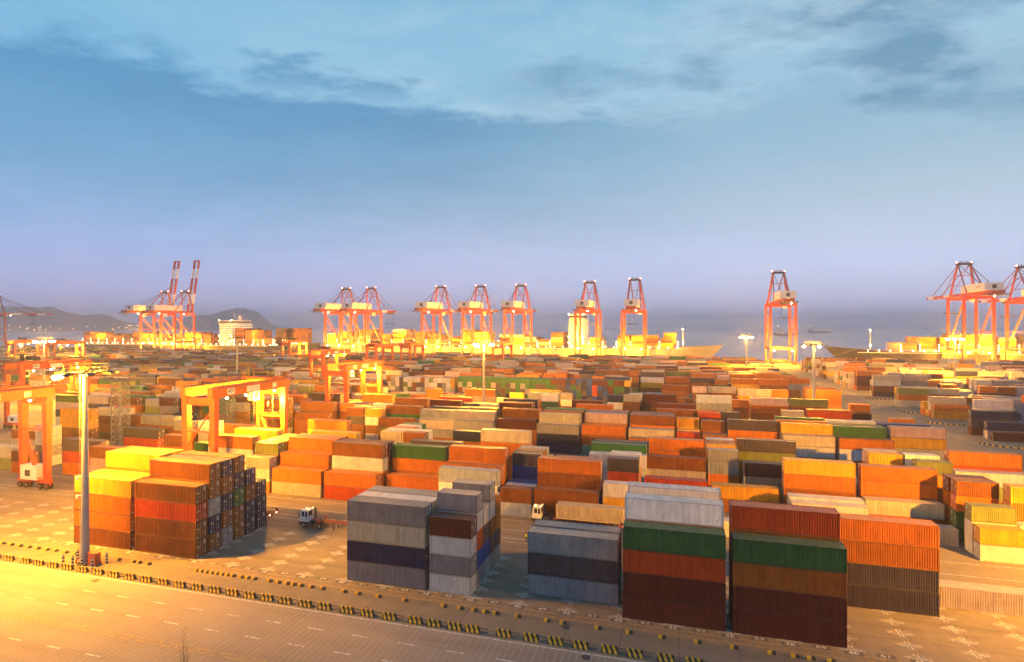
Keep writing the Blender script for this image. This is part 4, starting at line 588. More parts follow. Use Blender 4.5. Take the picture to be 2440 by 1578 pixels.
(-6529,4882,4,4,266,16181810,0),(-6399,4882,4,4,288,10161718,1),(-5420,4882,4,4,272,21171116,1),(-5159,4882,4,4,266,11131116,0),(-4180,4882,4,4,288,21181210,0),(-3919,4882,4,4,272,15151111,1),
(-3397,4882,4,4,272,16151220,1),(-2810,4882,4,4,288,18112115,1),(-2290,4882,2,4,259,18101210,1),(-2223,4882,4,4,266,11111211,1),(-2095,4882,2,4,259,20112126,0),(-2027,4882,4,4,272,10151117,1),
(-1897,4882,4,4,272,15111111,0),(-1638,4882,2,4,259,16261211,0),(-1571,4882,4,4,266,13111510,0),(-1440,4882,4,4,272,10222620,1),(-1310,4882,4,4,272,16102226,0),(-333,4882,2,4,259,11152617,0),
(-5,4882,4,4,266,26112618,0),(126,4882,4,4,272,26102210,1),(-7508,4909,4,4,266,12131710,0),(-6268,4909,4,4,272,11151020,0),(-6138,4909,4,4,272,16111512,0),(-6007,4909,4,4,288,12181011,0),
(-5681,4909,4,4,272,15152118,0),(-5290,4909,4,4,272,15171017,0),(-4376,4909,4,4,288,10201011,1),(-4246,4909,4,4,288,10131618,0),(-3726,4909,2,4,259,11172112,0),(-2810,4909,4,4,272,10101011,0),
(-2419,4909,4,4,266,11101015,1),(-2160,4909,2,4,259,22131112,0),(-1897,4909,4,4,288,17181810,0),(-1245,4909,4,4,288,15111726,0),(-1114,4909,4,4,272,10112611,1),(-853,4909,4,4,288,17102612,1),
(-723,4909,4,4,272,10262210,1),(-592,4909,4,4,288,10261113,1),(-331,4909,4,4,266,17101015,1),(-201,4909,4,4,288,10112116,1),(60,4909,4,4,288,22212210,1),(191,4909,4,4,272,10221111,1),
(321,4909,4,4,272,18221117,1),(452,4909,4,4,272,20101313,1),(-6921,4937,4,4,272,17122015,0),(-6594,4937,4,4,288,12101822,1),(-5942,4937,4,4,288,16222122,1),(-5094,4937,4,4,288,12212015,1),
(-4509,4937,2,4,259,17101515,0),(-4180,4937,4,4,266,13132215,0),(-3920,4937,4,4,272,21171210,1),(-3789,4937,4,4,272,11151120,0),(-3398,4937,4,4,288,15201716,1),(-3202,4937,4,4,272,10151511,1),
(-3071,4937,4,4,272,12222210,0),(-2810,4937,4,4,288,21212112,1),(-1051,4937,2,4,259,16121021,0),(-136,4937,4,4,272,10222610,0),(-5,4937,4,4,288,10201022,0),(-7378,4965,4,4,288,10161612,1),
(-6268,4965,4,4,288,15211521,1),(-5877,4965,4,4,272,11112211,0),(-5551,4965,4,4,288,18152210,1),(-5420,4965,4,4,288,16151011,1),(-5094,4965,4,4,266,17152012,0),(-4965,4965,2,4,259,13221521,0),
(-4898,4965,4,4,272,11201112,1),(-4050,4965,4,4,288,12111112,1),(-3854,4965,4,4,272,22161511,1),(-3593,4965,4,4,266,11161510,0),(-3332,4965,4,4,272,11102117,0),(-2549,4965,4,4,266,11101117,1),
(-2158,4965,4,4,288,20151026,1),(-2027,4965,4,4,288,20112111,1),(-918,4965,4,4,266,10221610,1),(-461,4965,4,4,266,11131511,1),(-266,4965,4,4,266,10111215,0),(1146,2682,4,3,270,261517,111),
(1080,2710,4,3,270,101517,11),(1211,2710,4,3,270,212612,1),(1223,2765,2,3,270,161010,1),(1288,2765,4,3,270,262115,0),(1142,2793,4,3,270,261515,1),(1211,2884,2,3,270,121515,1),
(1276,2884,2,4,270,11121216,21),(1223,2912,4,4,270,10262126,2),(1354,2912,2,4,270,26261812,11),(1353,2940,2,4,270,26122611,1),(1403,3023,4,4,270,11261510,1),(1207,3218,4,2,270,1515,1),
(1338,3218,2,4,270,15151616,111),(1403,3218,4,4,270,16151116,2),(1211,3246,2,3,270,101711,1),(1276,3246,2,2,270,1513,1),(1211,3274,2,3,270,181626,1),(1276,3274,2,2,270,1510,0),
(1341,3274,2,4,270,15131516,11),(1288,3301,4,2,270,1813,1),(1419,3301,4,4,270,15102213,1),(1353,3329,4,4,270,10111713,11),(1211,3357,4,2,270,2115,1),(1341,3357,4,3,270,162122,1),
(1282,3420,4,3,270,161510,1),(1413,3420,4,4,270,12101326,1),(1217,3448,2,3,270,102610,11),(1282,3448,2,3,270,131017,0),(1347,3448,4,3,270,131111,1),(1608,3448,4,4,270,17152612,1),
(1211,3503,4,3,270,181111,1),(1472,3503,4,4,270,15111517,1),(1146,3531,4,4,270,16102612,1),(1276,3531,4,3,270,131116,1),(1080,3559,4,4,270,16152112,1),(1211,3559,4,4,270,12111321,1),
(1342,3559,4,3,270,261321,1),(1337,3754,4,4,270,26101012,11),(1468,3754,4,3,270,101310,1),(950,3782,4,3,270,151326,111),(1211,3782,2,4,270,15122613,1),(1733,3782,4,4,270,15151621,11),
(946,3810,4,3,270,171516,111),(1076,3810,4,3,270,101616,0),(1338,3810,4,4,270,22261015,1),(1468,3810,4,4,270,18182615,11),(1598,3810,4,4,270,15131226,1),(1729,3810,2,4,270,13162615,1),
(950,3837,4,3,270,102613,0),(1276,3837,4,4,270,13101110,1),(946,3865,4,1,270,22,1),(950,3893,4,3,270,261317,11),(1146,3893,4,3,270,161116,0),(962,3956,4,4,270,10151315,1),
(1158,3956,2,3,270,262615,1),(1353,3956,4,4,270,12262216,1),(1745,3956,4,4,270,15181310,1),(956,3984,2,3,270,262113,111),(1152,3984,4,3,270,261516,1),(950,4012,4,3,270,102122,111),
(1080,4012,4,4,270,12262613,1),(1342,4012,4,4,270,15132117,1),(1864,4012,4,4,270,12171310,0),(956,4039,2,4,270,16131617,1),(1152,4039,4,4,270,26151813,1),(1282,4039,4,4,270,26261026,1),
(950,4067,4,3,270,151315,111),(1080,4067,2,4,270,26171510,1),(1276,4067,4,4,270,15161215,0),(1407,4067,4,4,270,26161010,1),(1863,4067,4,4,270,13111815,1),(950,4095,4,2,270,1313,11),
(1472,4095,4,4,270,17151010,1),(1602,4095,4,4,270,15111310,1),(1863,4095,4,4,270,26111517,0),(950,4290,4,3,270,162226,111),(1211,4290,4,4,270,21151526,1),(1798,4290,4,3,270,261515,1),
(1929,4290,4,4,270,11131310,1),(950,4318,2,3,270,222211,1),(1994,4318,4,4,270,10181011,0),(1413,4346,2,4,270,10112626,1),(1478,4346,4,4,270,26121726,1),(1804,4346,2,3,270,261610,0),
(1869,4346,4,4,270,26121316,11),(962,4373,2,4,270,15181022,1),(1223,4373,4,4,270,26111015,1),(950,4401,4,2,270,2212,11),(1080,4401,4,4,270,10111115,1),(1472,4401,4,4,270,15132611,1),
(1994,4401,4,4,270,10101816,0),(1207,4429,4,4,270,21131817,1),(1990,4429,4,4,270,13122218,1),(962,4492,4,4,270,15121117,11),(1354,4492,4,4,270,15261515,1),(1876,4492,4,3,270,161313,1),
(962,4520,4,2,270,2211,0),(1745,4520,4,4,270,22112610,1),(962,4548,4,3,270,261621,1),(1092,4548,4,3,270,261622,0),(1223,4548,2,4,270,11171517,1),(1288,4548,2,4,270,26102218,1),
(1353,4548,2,4,270,18101218,1),(1680,4548,4,4,270,15261312,1),(956,4575,2,2,270,2610,0),(1152,4575,4,4,270,11121521,1),(946,4603,4,2,270,1513,11),(1076,4603,4,4,270,13262615,1),
(1207,4603,2,4,270,15111510,0),(956,4631,4,3,270,111810,1),(1543,4631,4,4,270,21121626,1),(1935,4631,4,3,270,131810,1),(2065,4631,4,4,270,12151311,1),(962,4826,2,4,270,15151026,1111),
(1027,4826,2,4,270,10102213,1),(2071,4826,4,3,270,181615,0),(946,4854,4,3,270,211813,111),(1076,4854,4,4,270,10101026,1),(1337,4854,4,4,270,10261113,1),(1729,4854,2,4,270,11131313,1),
(2055,4854,4,4,270,16151610,11),(1994,4882,2,3,270,131810,1),(2124,4882,4,4,270,15111010,1),(1158,4909,4,4,270,11161016,1),(1875,4909,2,4,270,13131316,1),(2071,4909,4,3,270,181110,0),
(1092,4937,4,4,270,22101815,0),(1484,4937,4,4,270,18112618,1),(1614,4937,4,3,270,182611,0),(2071,4937,2,3,270,152213,0),(2267,4937,4,4,270,17181522,1),(950,4965,4,3,270,112111,11),
(1146,4965,4,4,270,10152610,1),(1407,4965,4,4,270,22151026,1),(1668,4965,4,4,270,11132126,1),(1929,4965,2,4,270,10131116,1),(2255,4965,4,4,270,12132615,0),(950,5028,2,3,270,101726,1),
(1407,5028,4,4,270,17111126,0),(1798,5028,4,4,270,15162111,1),(2190,5028,4,4,270,10132215,1),(950,5056,4,1,270,10,0),(1602,5056,4,3,270,261310,0),(1929,5056,4,3,270,262226,0),
(2059,5056,4,3,270,161122,1),(2320,5056,2,4,270,16132221,1),(2385,5056,4,4,270,15131026,0),(962,5084,4,4,270,11111018,1),(1092,5084,4,4,270,11181326,1),(1484,5084,4,4,270,26171626,1),
(2202,5084,4,4,270,17112615,0),(1478,5111,2,4,270,15102216,0),(2000,5111,2,4,270,16102618,1),(2065,5111,2,4,270,26151621,1),(950,5139,4,2,270,1511,1),(1342,5139,2,4,270,11151615,1),
(950,5167,4,3,270,152626,1),(1472,5167,4,4,270,22151115,0),(1929,5167,4,4,270,15102113,1),
)

# ------------------------------------------------------------------ containers
CODES='obmwWtgdnuevyrkcp'
PALETTE = dict(o=(.50,.155,.012), b=(.24,.082,.012), m=(.11,.026,.010), w=(.60,.59,.57), W=(.64,.63,.62), t=(.50,.44,.35), g=(.27,.265,.27), d=(.085,.065,.07),
  n=(.022,.028,.075), u=(.03,.075,.30), e=(.035,.13,.035), v=(.20,.22,.06), y=(.60,.32,.02), r=(.46,.065,.010), k=(.045,.022,.02), c=(.03,.22,.20), p=(.52,.37,.33))
NAMES = {}
def corr(mb, n, length, axis_pt, inset, depth):
    "trapezoid corrugation as one sheet; axis_pt(t, out, top) gives the point"
    pts=[]; p=length/n
    for i in range(n):
        t=i*p
        pts += [(t,0),(t+p*.28,0),(t+p*.5,1),(t+p*.78,1)]
    pts.append((length,0))
    b=len(mb.v)
    for t,o in pts:
        for top in (0,1): mb.v.append(axis_pt(t, inset+depth*o, top))
    for i in range(len(pts)-1):
        mb.f.append((b+2*i,b+2*i+2,b+2*i+3,b+2*i+1)); mb.m.append(0)
def c_frame(L,h,W=2.438):
    mb=MB(); z1=h
    for x in (0,L-.17):
        for y in (0,W-.17): mb.box(x,y,.0,x+.17,y+.17,z1)
    for x in (-.006,L-.176):
        for y in (-.006,W-.176):
            for z in (-.0,z1-.12): mb.box(x,y,z+.002,x+.182,y+.182,z+.122 if z else .122)
    for y in (0,W-.09):
        mb.box(.17,y+.005,.05,L-.17,y+.085,.20); mb.box(.17,y+.01,z1-.10,L-.17,y+.08,z1-.02)
    for x in (0,L-.12):
        mb.box(x+.01,.17,.05,x+.11,W-.17,.20); mb.box(x+.01,.17,z1-.14,x+.11,W-.17,z1-.015)
    mb.box(.17,.09,.10,L-.17,W-.09,.16)
    return mb
def c_side(L,h,back,flat,W=2.438):
    mb=MB(); n=round((L-.34)/.278); z=(.20,h-.10)
    if flat:
        y=(.035 if not back else W-.035); s=1 if not back else -1
        k=12 if L>8 else 6
        for i in range(k):
            a=.17+(L-.34)*i/k; b=.17+(L-.34)*(i+1)/k
            mb.box(a+.012,min(y,y+s*.03),z[0],b-.012,max(y,y+s*.03),z[1])
        mb.box(.17,min(y+s*.04,y+s*.06),z[0],L-.17,max(y+s*.04,y+s*.06),z[1])
    elif not back: corr(mb,n,L-.34,lambda t,o,top:(.17+t,o,z[top]),.012,.115)
    else: corr(mb,n,L-.34,lambda t,o,top:(L-.17-t,W-o,z[top]),.012,.115)
    return mb
def c_roof(L,h,W=2.438):
    mb=MB(); n=round((L-.34)/.42)
    b=len(mb.v); p=(L-.24)/n
    pts=[]
    for i in range(n): t=.12+i*p; pts += [(t,0),(t+p*.35,0),(t+p*.5,1),(t+p*.85,1)]
    pts.append((L-.12,0))
    for t,o in pts:
        for y in (.08,W-.08): mb.v.append((t,y,h-.025-.028*o))
    for i in range(len(pts)-1): mb.f.append((b+2*i,b+2*i+2,b+2*i+3,b+2*i+1)); mb.m.append(0)
    return mb
def c_end(L,h,left,W=2.438):
    mb=MB(); z=(.20,h-.14)
    if left: corr(mb,8,W-.34,lambda t,o,top:(o,W-.17-t,z[top]),.03,.045)
    else: corr(mb,8,W-.34,lambda t,o,top:(L-o,.17+t,z[top]),.03,.045)
    return mb
def c_door(L,h,left,half,W=2.438):
    mb=MB(); z0,z1=.19,h-.13; y0=.17+half*(W-.34)/2+.006; y1=y0+(W-.34)/2-.012
    def bx(a,b,c,d,e,f,m=0):
        if left: mb.box(a,b,c,d,e,f,m)
        else: mb.box(L-d,b,c,L-a,e,f,m)
    bx(.05,y0,z0,.085,y1,z1)
    for k in range(5): # pressed horizontal ribs
        zz=z0+.12+k*(z1-z0-.2)/5; bx(.036,y0+.06,zz,.05,y1-.06,zz+(z1-z0)/9)
    # data plates and stencils
    rr=random.Random(half*7+left)
    if half==0: bx(.028,y0+.1,z0+(z1-z0)*.52,.0358,y0+.42,z0+(z1-z0)*.64,2); bx(.028,y0+.55,z0+(z1-z0)*.54,.0358,y0+.72,z0+(z1-z0)*.60,1); bx(.028,y0+.12,z0+.12,.0358,y0+.38,z0+.3,1)
    else:
        for k in range(4): bx(.028,y0+.42+.1*(k%2),z1-.3-k*.17,.0358,y0+.82,z1-.2-k*.17,1)
        bx(.028,y0+.6,z0+.35,.0358,y0+.85,z0+.5,1)
    return mb
def c_bar(L,h,left,half,k,W=2.438):
    mb=MB(); y=.17+half*(W-.34)/2+.27+.5*k
    x=.012 if left else L-.012
    mb.cyl((x,y,.15),(x,y,h-.1),.02,n=6)
    for z in (.2,h*.35,h*.65,h-.16): mb.box(x-.016,y-.05,z-.03,x+.016,y+.05,z+.03)
    mb.beam((x,y,h*.40),(x,y+(.3 if k==0 else -.3),h*.40),.03)
    return mb
PCACHE={}
def cmeshes(L,h,flat,doorleft):
    key=(L,h,flat,doorleft)
    if key in PCACHE: return PCACHE[key]
    mats=[PAINT,M['sticker'],M['ysticker']]
    d={'frame':c_frame(L,h).mesh('frame',mats)}
    d['side_wall']=[c_side(L,h,0,flat).mesh('side_wall',mats),c_side(L,h,1,flat).mesh('side_wall',mats)]
    d['roof']=c_roof(L,h).mesh('roof',mats)
    d['end_wall']=c_end(L,h,not doorleft).mesh('end_wall',mats)
    d['door']=[c_door(L,h,doorleft,i).mesh('door',mats) for i in (0,1)]
    d['locking_bar']=[[c_bar(L,h,doorleft,i,k).mesh('locking_bar',[M['bar']]) for k in (0,1)] for i in (0,1)]
    PCACHE[key]=d; return d
SCACHE={}
def csingle(L,h,flat,doorleft):
    key=(L,h,flat,doorleft)
    if key not in SCACHE:
        mb=MB()
        for q in (c_frame(L,h),c_side(L,h,0,flat),c_side(L,h,1,flat),c_roof(L,h),c_end(L,h,not doorleft),c_door(L,h,doorleft,0),c_door(L,h,doorleft,1)):
            b=len(mb.v); mb.v+=q.v; mb.f+=[tuple(b+i for i in f) for f in q.f]; mb.m+=q.m
        for i in (0,1):
            for k in (0,1):
                q=c_bar(L,h,doorleft,i,k); b=len(mb.v); mb.v+=q.v; mb.f+=[tuple(b+i2 for i2 in f) for f in q.f]; mb.m+=[3]*len(q.f)
        SCACHE[key]=mb.mesh('shipping_container',[PAINT,M['sticker'],M['ysticker'],M['bar']])
    return SCACHE[key]
def vary(c, rr, a=.14):
    f=1+rr.uniform(-a,a); return tuple(min(1,x*f*(1+rr.uniform(-.05,.05))) for x in c)+(1.,)

# --- a label for each container that is a thing: its look and what it stands on or beside, else its place in its row
CNAME=dict(o='orange',b='brown',m='maroon',w='white',W='smooth white',t='beige',g='grey',d='dark grey',n='navy',u='blue',e='green',v='olive',y='yellow',r='red',k='blackish',c='teal',p='pale pink')
ORD=['first','second','third','fourth','fifth','sixth','seventh','eighth','ninth','tenth','eleventh','twelfth','thirteenth','fourteenth','fifteenth','sixteenth','seventeenth','eighteenth','nineteenth','twentieth']
BSTART=[74.2,107.4,127.6,161.0,181.2,214.6,234.8,268.2,288.4]
BNAME=['roadside block','second block from road','third block from road','fourth block from road','fifth block from road','sixth block from road','seventh block from road','eighth block from road','ninth block from road']
RNAME=['front row','second row','third row','fourth row','fifth row','back row']
RECS=[]
for q in STACKS:
    cs=str(q[5]); fl=str(q[6]).ljust(q[3],'0')
    RECS.append((q[0]/10,q[1]/10,q[2],q[3],q[4]/100,[CODES[int(cs[i*2:i*2+2])-10] for i in range(q[3])],fl))
RIGHT=sorted({round(q[1]/3) for q in RECS if q[0]>90 and max(q[6])>'0'})
def place(q):
    if q[0]>90:
        i=RIGHT.index(round(q[1]/3)) if round(q[1]/3) in RIGHT else 19
        return ('R',round(q[1]/3)), ORD[min(i,19)]+' row', 'right-hand yard'
    if q[2]==9: return ('W',round(q[1])), 'top line', 'wall of end-on containers'
    for bi,y in enumerate(BSTART):
        for r in range(6):
            if abs(y+2.78*r-q[1])<.3: return (bi,r), RNAME[r], BNAME[bi]
    return ('L',round(q[1]/3)), 'its row', 'left yard beyond the gantry cranes' if q[1]<200 else 'far end of the yard'
ROWS={}
for i,q in enumerate(RECS):
    if max(q[6])>'0': ROWS.setdefault(place(q)[0],[]).append((q[0],i))
POS={}
for l in ROWS.values():
    l.sort()
    for j,(x,i) in enumerate(l): POS[i]=(j,l)
def an(c): return ('an ' if c[0] in 'aeiou' else 'a ')+c
def wordings(i,t):
    q=RECS[i]; key,row,bn=place(q); j,l=POS[i]; n=q[3]
    base='%s %s container'%(CNAME[q[5][t]],{4:'long',2:'short',9:'end-on'}[q[2]])
    tier='single on the ground' if n==1 else 'on top of %s one'%an(CNAME[q[5][1]]) if t==0 else 'under %s one'%an(CNAME[q[5][t-1]])
    side=''
    if j>0: side='right of the %s topped stack'%CNAME[RECS[l[j-1][1]][5][0]]
    elif j+1<len(l): side='left of the %s topped stack'%CNAME[RECS[l[j+1][1]][5][0]]
    short=['%s %s'%(base,tier),'%s %s, %s of the %s'%(base,tier,row,bn)]
    if side: short+=['%s %s, %s'%(base,tier,side),'%s %s, %s, %s'%(base,tier,side,row)]
    lv=['topmost','second down','third down','fourth down','fifth down'][t]
    full=[]
    if j<10 or j<=len(l)-1-j: full.append('%s, %s, %s stack from left, %s, %s'%(base,lv,ORD[min(j,19)],row,bn))
    full.append('%s, %s, %s stack from right, %s, %s'%(base,lv,ORD[min(len(l)-1-j,19)],row,bn))
    full.append('%s, %s, %s stack from left, %s'%(base,lv,ORD[min(j,19)],bn))
    full.append('%s, %s in the %s stack from left, %s'%(base,lv,ORD[min(j,19)],bn))
    return short,full
SEEN={}
for i,q in enumerate(RECS):
    for t in range(q[3]):
        if q[6][t]>'0':
            for wd in set(wordings(i,t)[0]): SEEN[wd]=SEEN.get(wd,0)+1
USED=set()
def label_of(i,t):
    short,full=wordings(i,t)
    for wd in short:
        if SEEN[wd]==1 and wd not in USED and len(wd.split())<=16: USED.add(wd); return wd
    for wd in full:
        if wd not in USED and len(wd.split())<=16: USED.add(wd); return wd
    return full[-1].replace(' container,',',')
massV=[]; massF=[]; massC=[]
def mass_box(x,y,z,lx,ly,h,col):
    b=len(massV)
    massV.extend([(x,y,z),(x+lx,y,z),(x+lx,y+ly,z),(x,y+ly,z),(x,y,z+h),(x+lx,y,z+h),(x+lx,y+ly,z+h),(x,y+ly,z+h)])
    for f in ((4,5,6,7),(0,1,5,4),(1,2,6,5),(2,3,7,6),(3,0,4,7)):
        massF.append(tuple(b+i for i in f)); massC.extend([col]*4)
rr=random.Random(5)
CONT_GROUP='shipping containers stacked in the yard'
def put_part(name, me, par, col):
    o=bpy.data.objects.new(name,me); COL.objects.link(o); o.parent=par; o.color=col; return o
for si,(X,Y,typ,n,h,cols,fl) in enumerate(RECS):
    L=12.192 if typ==4 else 6.058
    jx=0 if Y<76 else rr.uniform(-.06,.06)
    for t in range(n):
        z=(n-1-t)*h; col=vary(PALETTE[cols[t]],rr)
        xx=X+jx+rr.uniform(-.03,.03); yy=Y+rr.uniform(-.03,.03)
        if fl[t]<'2':
            if typ==9: mass_box(xx,yy,z,2.438,6.058,h-.03,col)
            else: mass_box(xx,yy,z,L,2.438,h-.03,col)
            continue
        lab=label_of(si,t); hh=round(h-.018,3); flat=cols[t]=='W'
        doorleft=(on_row(1500,Y)<X) if typ!=9 else False
        if typ!=9 and Y<76 and X>-10: doorleft=False
        if fl[t]=='3' and typ!=9:
            d=cmeshes(L,hh,flat,doorleft)
            root=empty('shipping_container',(xx,yy,z),lab,'container',CONT_GROUP)
            fc=tuple(c*.6 for c in col[:3])+(1.,)
            put_part('frame',d['frame'],root,fc)
            for me in d['side_wall']: put_part('side_wall',me,root,col)
            put_part('roof',d['roof'],root,col); put_part('end_wall',d['end_wall'],root,col)
            close=X<-20 and Y<92 and not doorleft
            for i in (0,1):
                dr=put_part('door',d['door'][i],root,col)
                for k in (0,1): put_part('locking_bar',d['locking_bar'][i][k],dr,col)
        else:
            o=bpy.data.objects.new('shipping_container',csingle(L,hh,flat,doorleft)); COL.objects.link(o)
            o.location=(xx,yy,z); o.color=col
            if typ==9: o.rotation_euler.z=-PI/2; o.location=(xx,yy+6.058,z)
            tag(o,lab,'container',CONT_GROUP)

# ------------------------------------------------------------------ ships (their deck boxes join the container mass)
def deck_stack(x,y0,nrow,z,nh,pal,dirx=1):
    for r in range(nrow):
        k=nh
        for t in range(k):
            mass_box(x,y0+r*2.5,z+t*2.62,12.19,2.44,2.58,vary(PALETTE[pal[rr.randrange(len(pal))]],rr))
def ship(name,label,xa,xb,bow,y0,beam,zd,hullmat,sx,sw,sh,stacks,pal,brid=True):
    """hull from xa to xb, bow=+1: bow at xb; everything in metres"""
    t=empty(name,((xa+xb)/2,y0+beam/2,-4),label,'ship','container ships along the quay')
    ox,oy=(xa+xb)/2,y0+beam/2
    mb=MB(); secs=[]
    Lh=xb-xa
    for i in range(33):
        s=i/32; x=s*Lh
        f=max(0,(s-.86)/.14); a=max(0,(.06-s)/.06)
        wd=beam/2*(1-f**1.7)*(1-.35*a**2); wb=beam/2*(1-min(1,f*1.25)**1.5)*(1-.7*a**2)
        top=zd+(4.5*f**1.3)
        xt=x+(14*f**2); 
        secs.append([(xt,-wd-.01,top),(x+5*f*f,-(wd+wb)/2,(top-4)/2),(x,-wb-.01,-4),(x,wb+.01,-4),(x+5*f*f,(wd+wb)/2,(top-4)/2),(xt,wd+.01,top)])
    for sct in secs:
        for p in sct: mb.v.append(((p[0]-Lh/2)*bow, p[1], p[2]+4))
    for i in range(32):
        for j in range(5):
            a=i*6+j; mb.f.append((a,a+6,a+7,a+1) if bow>0 else (a,a+1,a+7,a+6)); mb.m.append(0)
        a=i*6; mb.f.append((a,a+5,a+11,a+6)); mb.m.append(1)
    mb.f.append(tuple(range(6))); mb.m.append(0)
    hull=mb.build('hull',[hullmat,M['deck']],t)
    # bulwark line and rubbing strake
    st=MB(); st.box(-Lh*.5+10,-beam/2-.25,zd+4-.5,Lh*.36,-beam/2-.02,zd+4.1); st.build('sheer_strake',M['superw'],t)
    # superstructure
    s=MB(); X=sx-ox
    s.box(X,-beam/2+1,zd+4,X+sw,beam/2-1,zd+4+sh*.86); s.box(X+1,-beam/2-1.5,zd+4+sh*.86,X+sw-2,beam/2+1.5,zd+4+sh)
    s.cyl((X+sw*.7,2,zd+4+sh),(X+sw*.7,2,zd+4+sh+6),2.4,1.9,12)
    sup=s.build('superstructure',M['superw'],t)
    w=MB()
    for k in range(int(sh*.86/3)):
        z=zd+5.4+k*3
        for j in range(int(beam/3.2)): 
            y=-beam/2+2.2+j*3.2
            for xx in (X-.03,X+sw+.03): w.quad((xx,y,z),(xx,y+1.1,z),(xx,y+1.1,z+1),(xx,y,z+1)) if xx<X+1 else w.quad((xx,y+1.1,z),(xx,y,z),(xx,y,z+1),(xx,y+1.1,z+1))
        for j in range(int(sw/3)):
            xx=X+1+j*3; w.quad((xx,-beam/2+.97,z),(xx+1.1,-beam/2+.97,z),(xx+1.1,-beam/2+.97,z+1),(xx,-beam/2+.97,z+1))
    w.build('windows',M['winlit'],sup)
    br=MB(); br.box(X+.96,-beam/2-1.4,zd+4+sh*.9,X+sw-1.96,beam/2+1.4,zd+4+sh*.96); br.box(X+.9,-beam/2-1.53,zd+4+sh*.9,X+sw-1.9,beam/2+1.53,zd+4+sh*.96); br.build('bridge_window',M['glass'],sup)
    ms_=MB(); zz=zd+4+sh
    ms_.cyl((X+sw*.35,0,zz),(X+sw*.35,0,zz+9),.35,.2,6); ms_.beam((X+sw*.35,-4,zz+5),(X+sw*.35,4,zz+5),.25); ms_.beam((X+sw*.35,-2.5,zz+7.5),(X+sw*.35,2.5,zz+7.5),.2); ms_.build('mast',M['superw'],sup)
    fm=MB(); fx=(Lh/2-26)*bow; fm.cyl((fx,0,zd+6),(fx,0,zd+24),.6,.3,8); fm.beam((fx,-3,zd+18),(fx,3,zd+18),.3); fm.build('foremast',M['superw'],t)
    ln=MB()
    # lashing bridges, hatch coamings
    x0s=min(stacks)[0]
    for (x,k) in stacks:
        lb=MB(); xx=x-ox-.9
        hgt=7.8
        for j in range(int(beam/2.5)+1):
            y=-beam/2+.6+j*2.5*(beam-1.2)/(int(beam/2.5)*2.5)
            lb.beam((xx,y,zd+4),(xx,y,zd+4+hgt),.22)
        for z in (2.6,5.2,7.8): lb.beam((xx,-beam/2+.6,zd+4+z),(xx,beam/2-.6,zd+4+z),.5,.16)
        lb.build('lashing_bridge',M['superw'],t)
        if k:
            deck_stack(x,y0+1.5,max(3,int((beam-3)/2.5)),zd+1.0,k,pal)
    for i in range(int(Lh*.9/9)):
        x=-Lh*.45+i*9; ln.ball((x,-beam/2+.2,zd+5.6),.34,0,6,4)
    for (x,k) in stacks:
        for z in (2.0,4.6,7.2): ln.ball((x-ox-.9,-beam/2+.35,zd+4+z),.27,0,6,4)
    for z in (6,12,sh): ln.ball((X-.3,-beam/2+1,zd+4+z),.5,0,6,4); ln.ball((X+sw+.3,-beam/2+1,zd+4+z),.5,0,6,4)
    ln.ball((fx,0,zd+24.3),.5,0,6,4); ln.ball((fx,-1,zd+10),.6,0,6,4)
    lo=ln.build('deck_lights',M['lamp2'],t); lo['kind']='stuff'
    hw=MB()
    for dx,c in ((20,8),(34,10)): hw.cyl(((Lh/2-dx+10)*bow,-beam*.30 if dx<30 else -beam*.42,zd+6),((Lh/2-dx+10+(45 if dx<30 else -40))*bow,-beam/2-8,4.2),.09,n=5)
    hw.build('mooring_rope',M['rope'],t)
    return t
def stks(x0,x1,hs,rng,lo=3,hi=6,gap=()):
    out=[];x=x0;i=0
    while x<x1:
        k=hs[i%len(hs)] if hs else rng.randint(lo,hi)
        out.append((x,k)); x+=14.4; i+=1
    return out
YB=609.
ship('container_ship','long grey container ship with lit deck moored behind the middle row of red cranes',-420,30,1,YB,40,11.5,M['hullgrey'],-112,15,36,
     stks(-405,-130,[5,6,4,7,0,5,7,3,6,5,0,4,7,6,0,5,5,4,3,6],rr)+stks(-90,-30,[4,0,5,5,5],rr)+[(-18,4),(0,0)],'yyoobwtybomy')
for t_ in range(5): 
    for r_ in range(10): mass_box(-15+0,YB+6+r_*2.5,15+t_*2.62,12.19,2.44,2.58,vary(PALETTE['robbo'[t_]],rr))
ship('container_ship','dark hulled container ship with yellow boxes and its bow to the left',150,520,-1,YB,42,11.0,M['hull'],340,16,38,
     [(196,3),(211,5),(226,5),(241,6),(256,6),(271,5),(286,0),(300,6),(315,5)]+stks(360,500,[5,4,6],rr),'yvyotgyoy')
ship('container_ship','distant loaded container ship with white bridge block behind the raised booms',-800,-440,1,YB,40,10.,M['hull'],-562,18,32,
     stks(-790,-575,[6,5,5,5,4,5],rr)+stks(-538,-465,[8,7,0,3,4],rr)+[(-478,8),(-463,8)],'bobmobdoo')
mm=bpy.data.meshes.new('container_mass'); mm.from_pydata(massV,[],massF); mm.materials.append(PAINTM)
ca=mm.color_attributes.new('Col','FLOAT_COLOR','CORNER'); ca.data.foreach_set('color',np.array(massC,dtype=np.float32).ravel()); mm.update()
cm=bpy.data.objects.new('far_containers',mm); COL.objects.link(cm); cm['kind']='stuff'; cm['label']='distant and hidden shipping containers filling the rest of the yard and the ship decks'

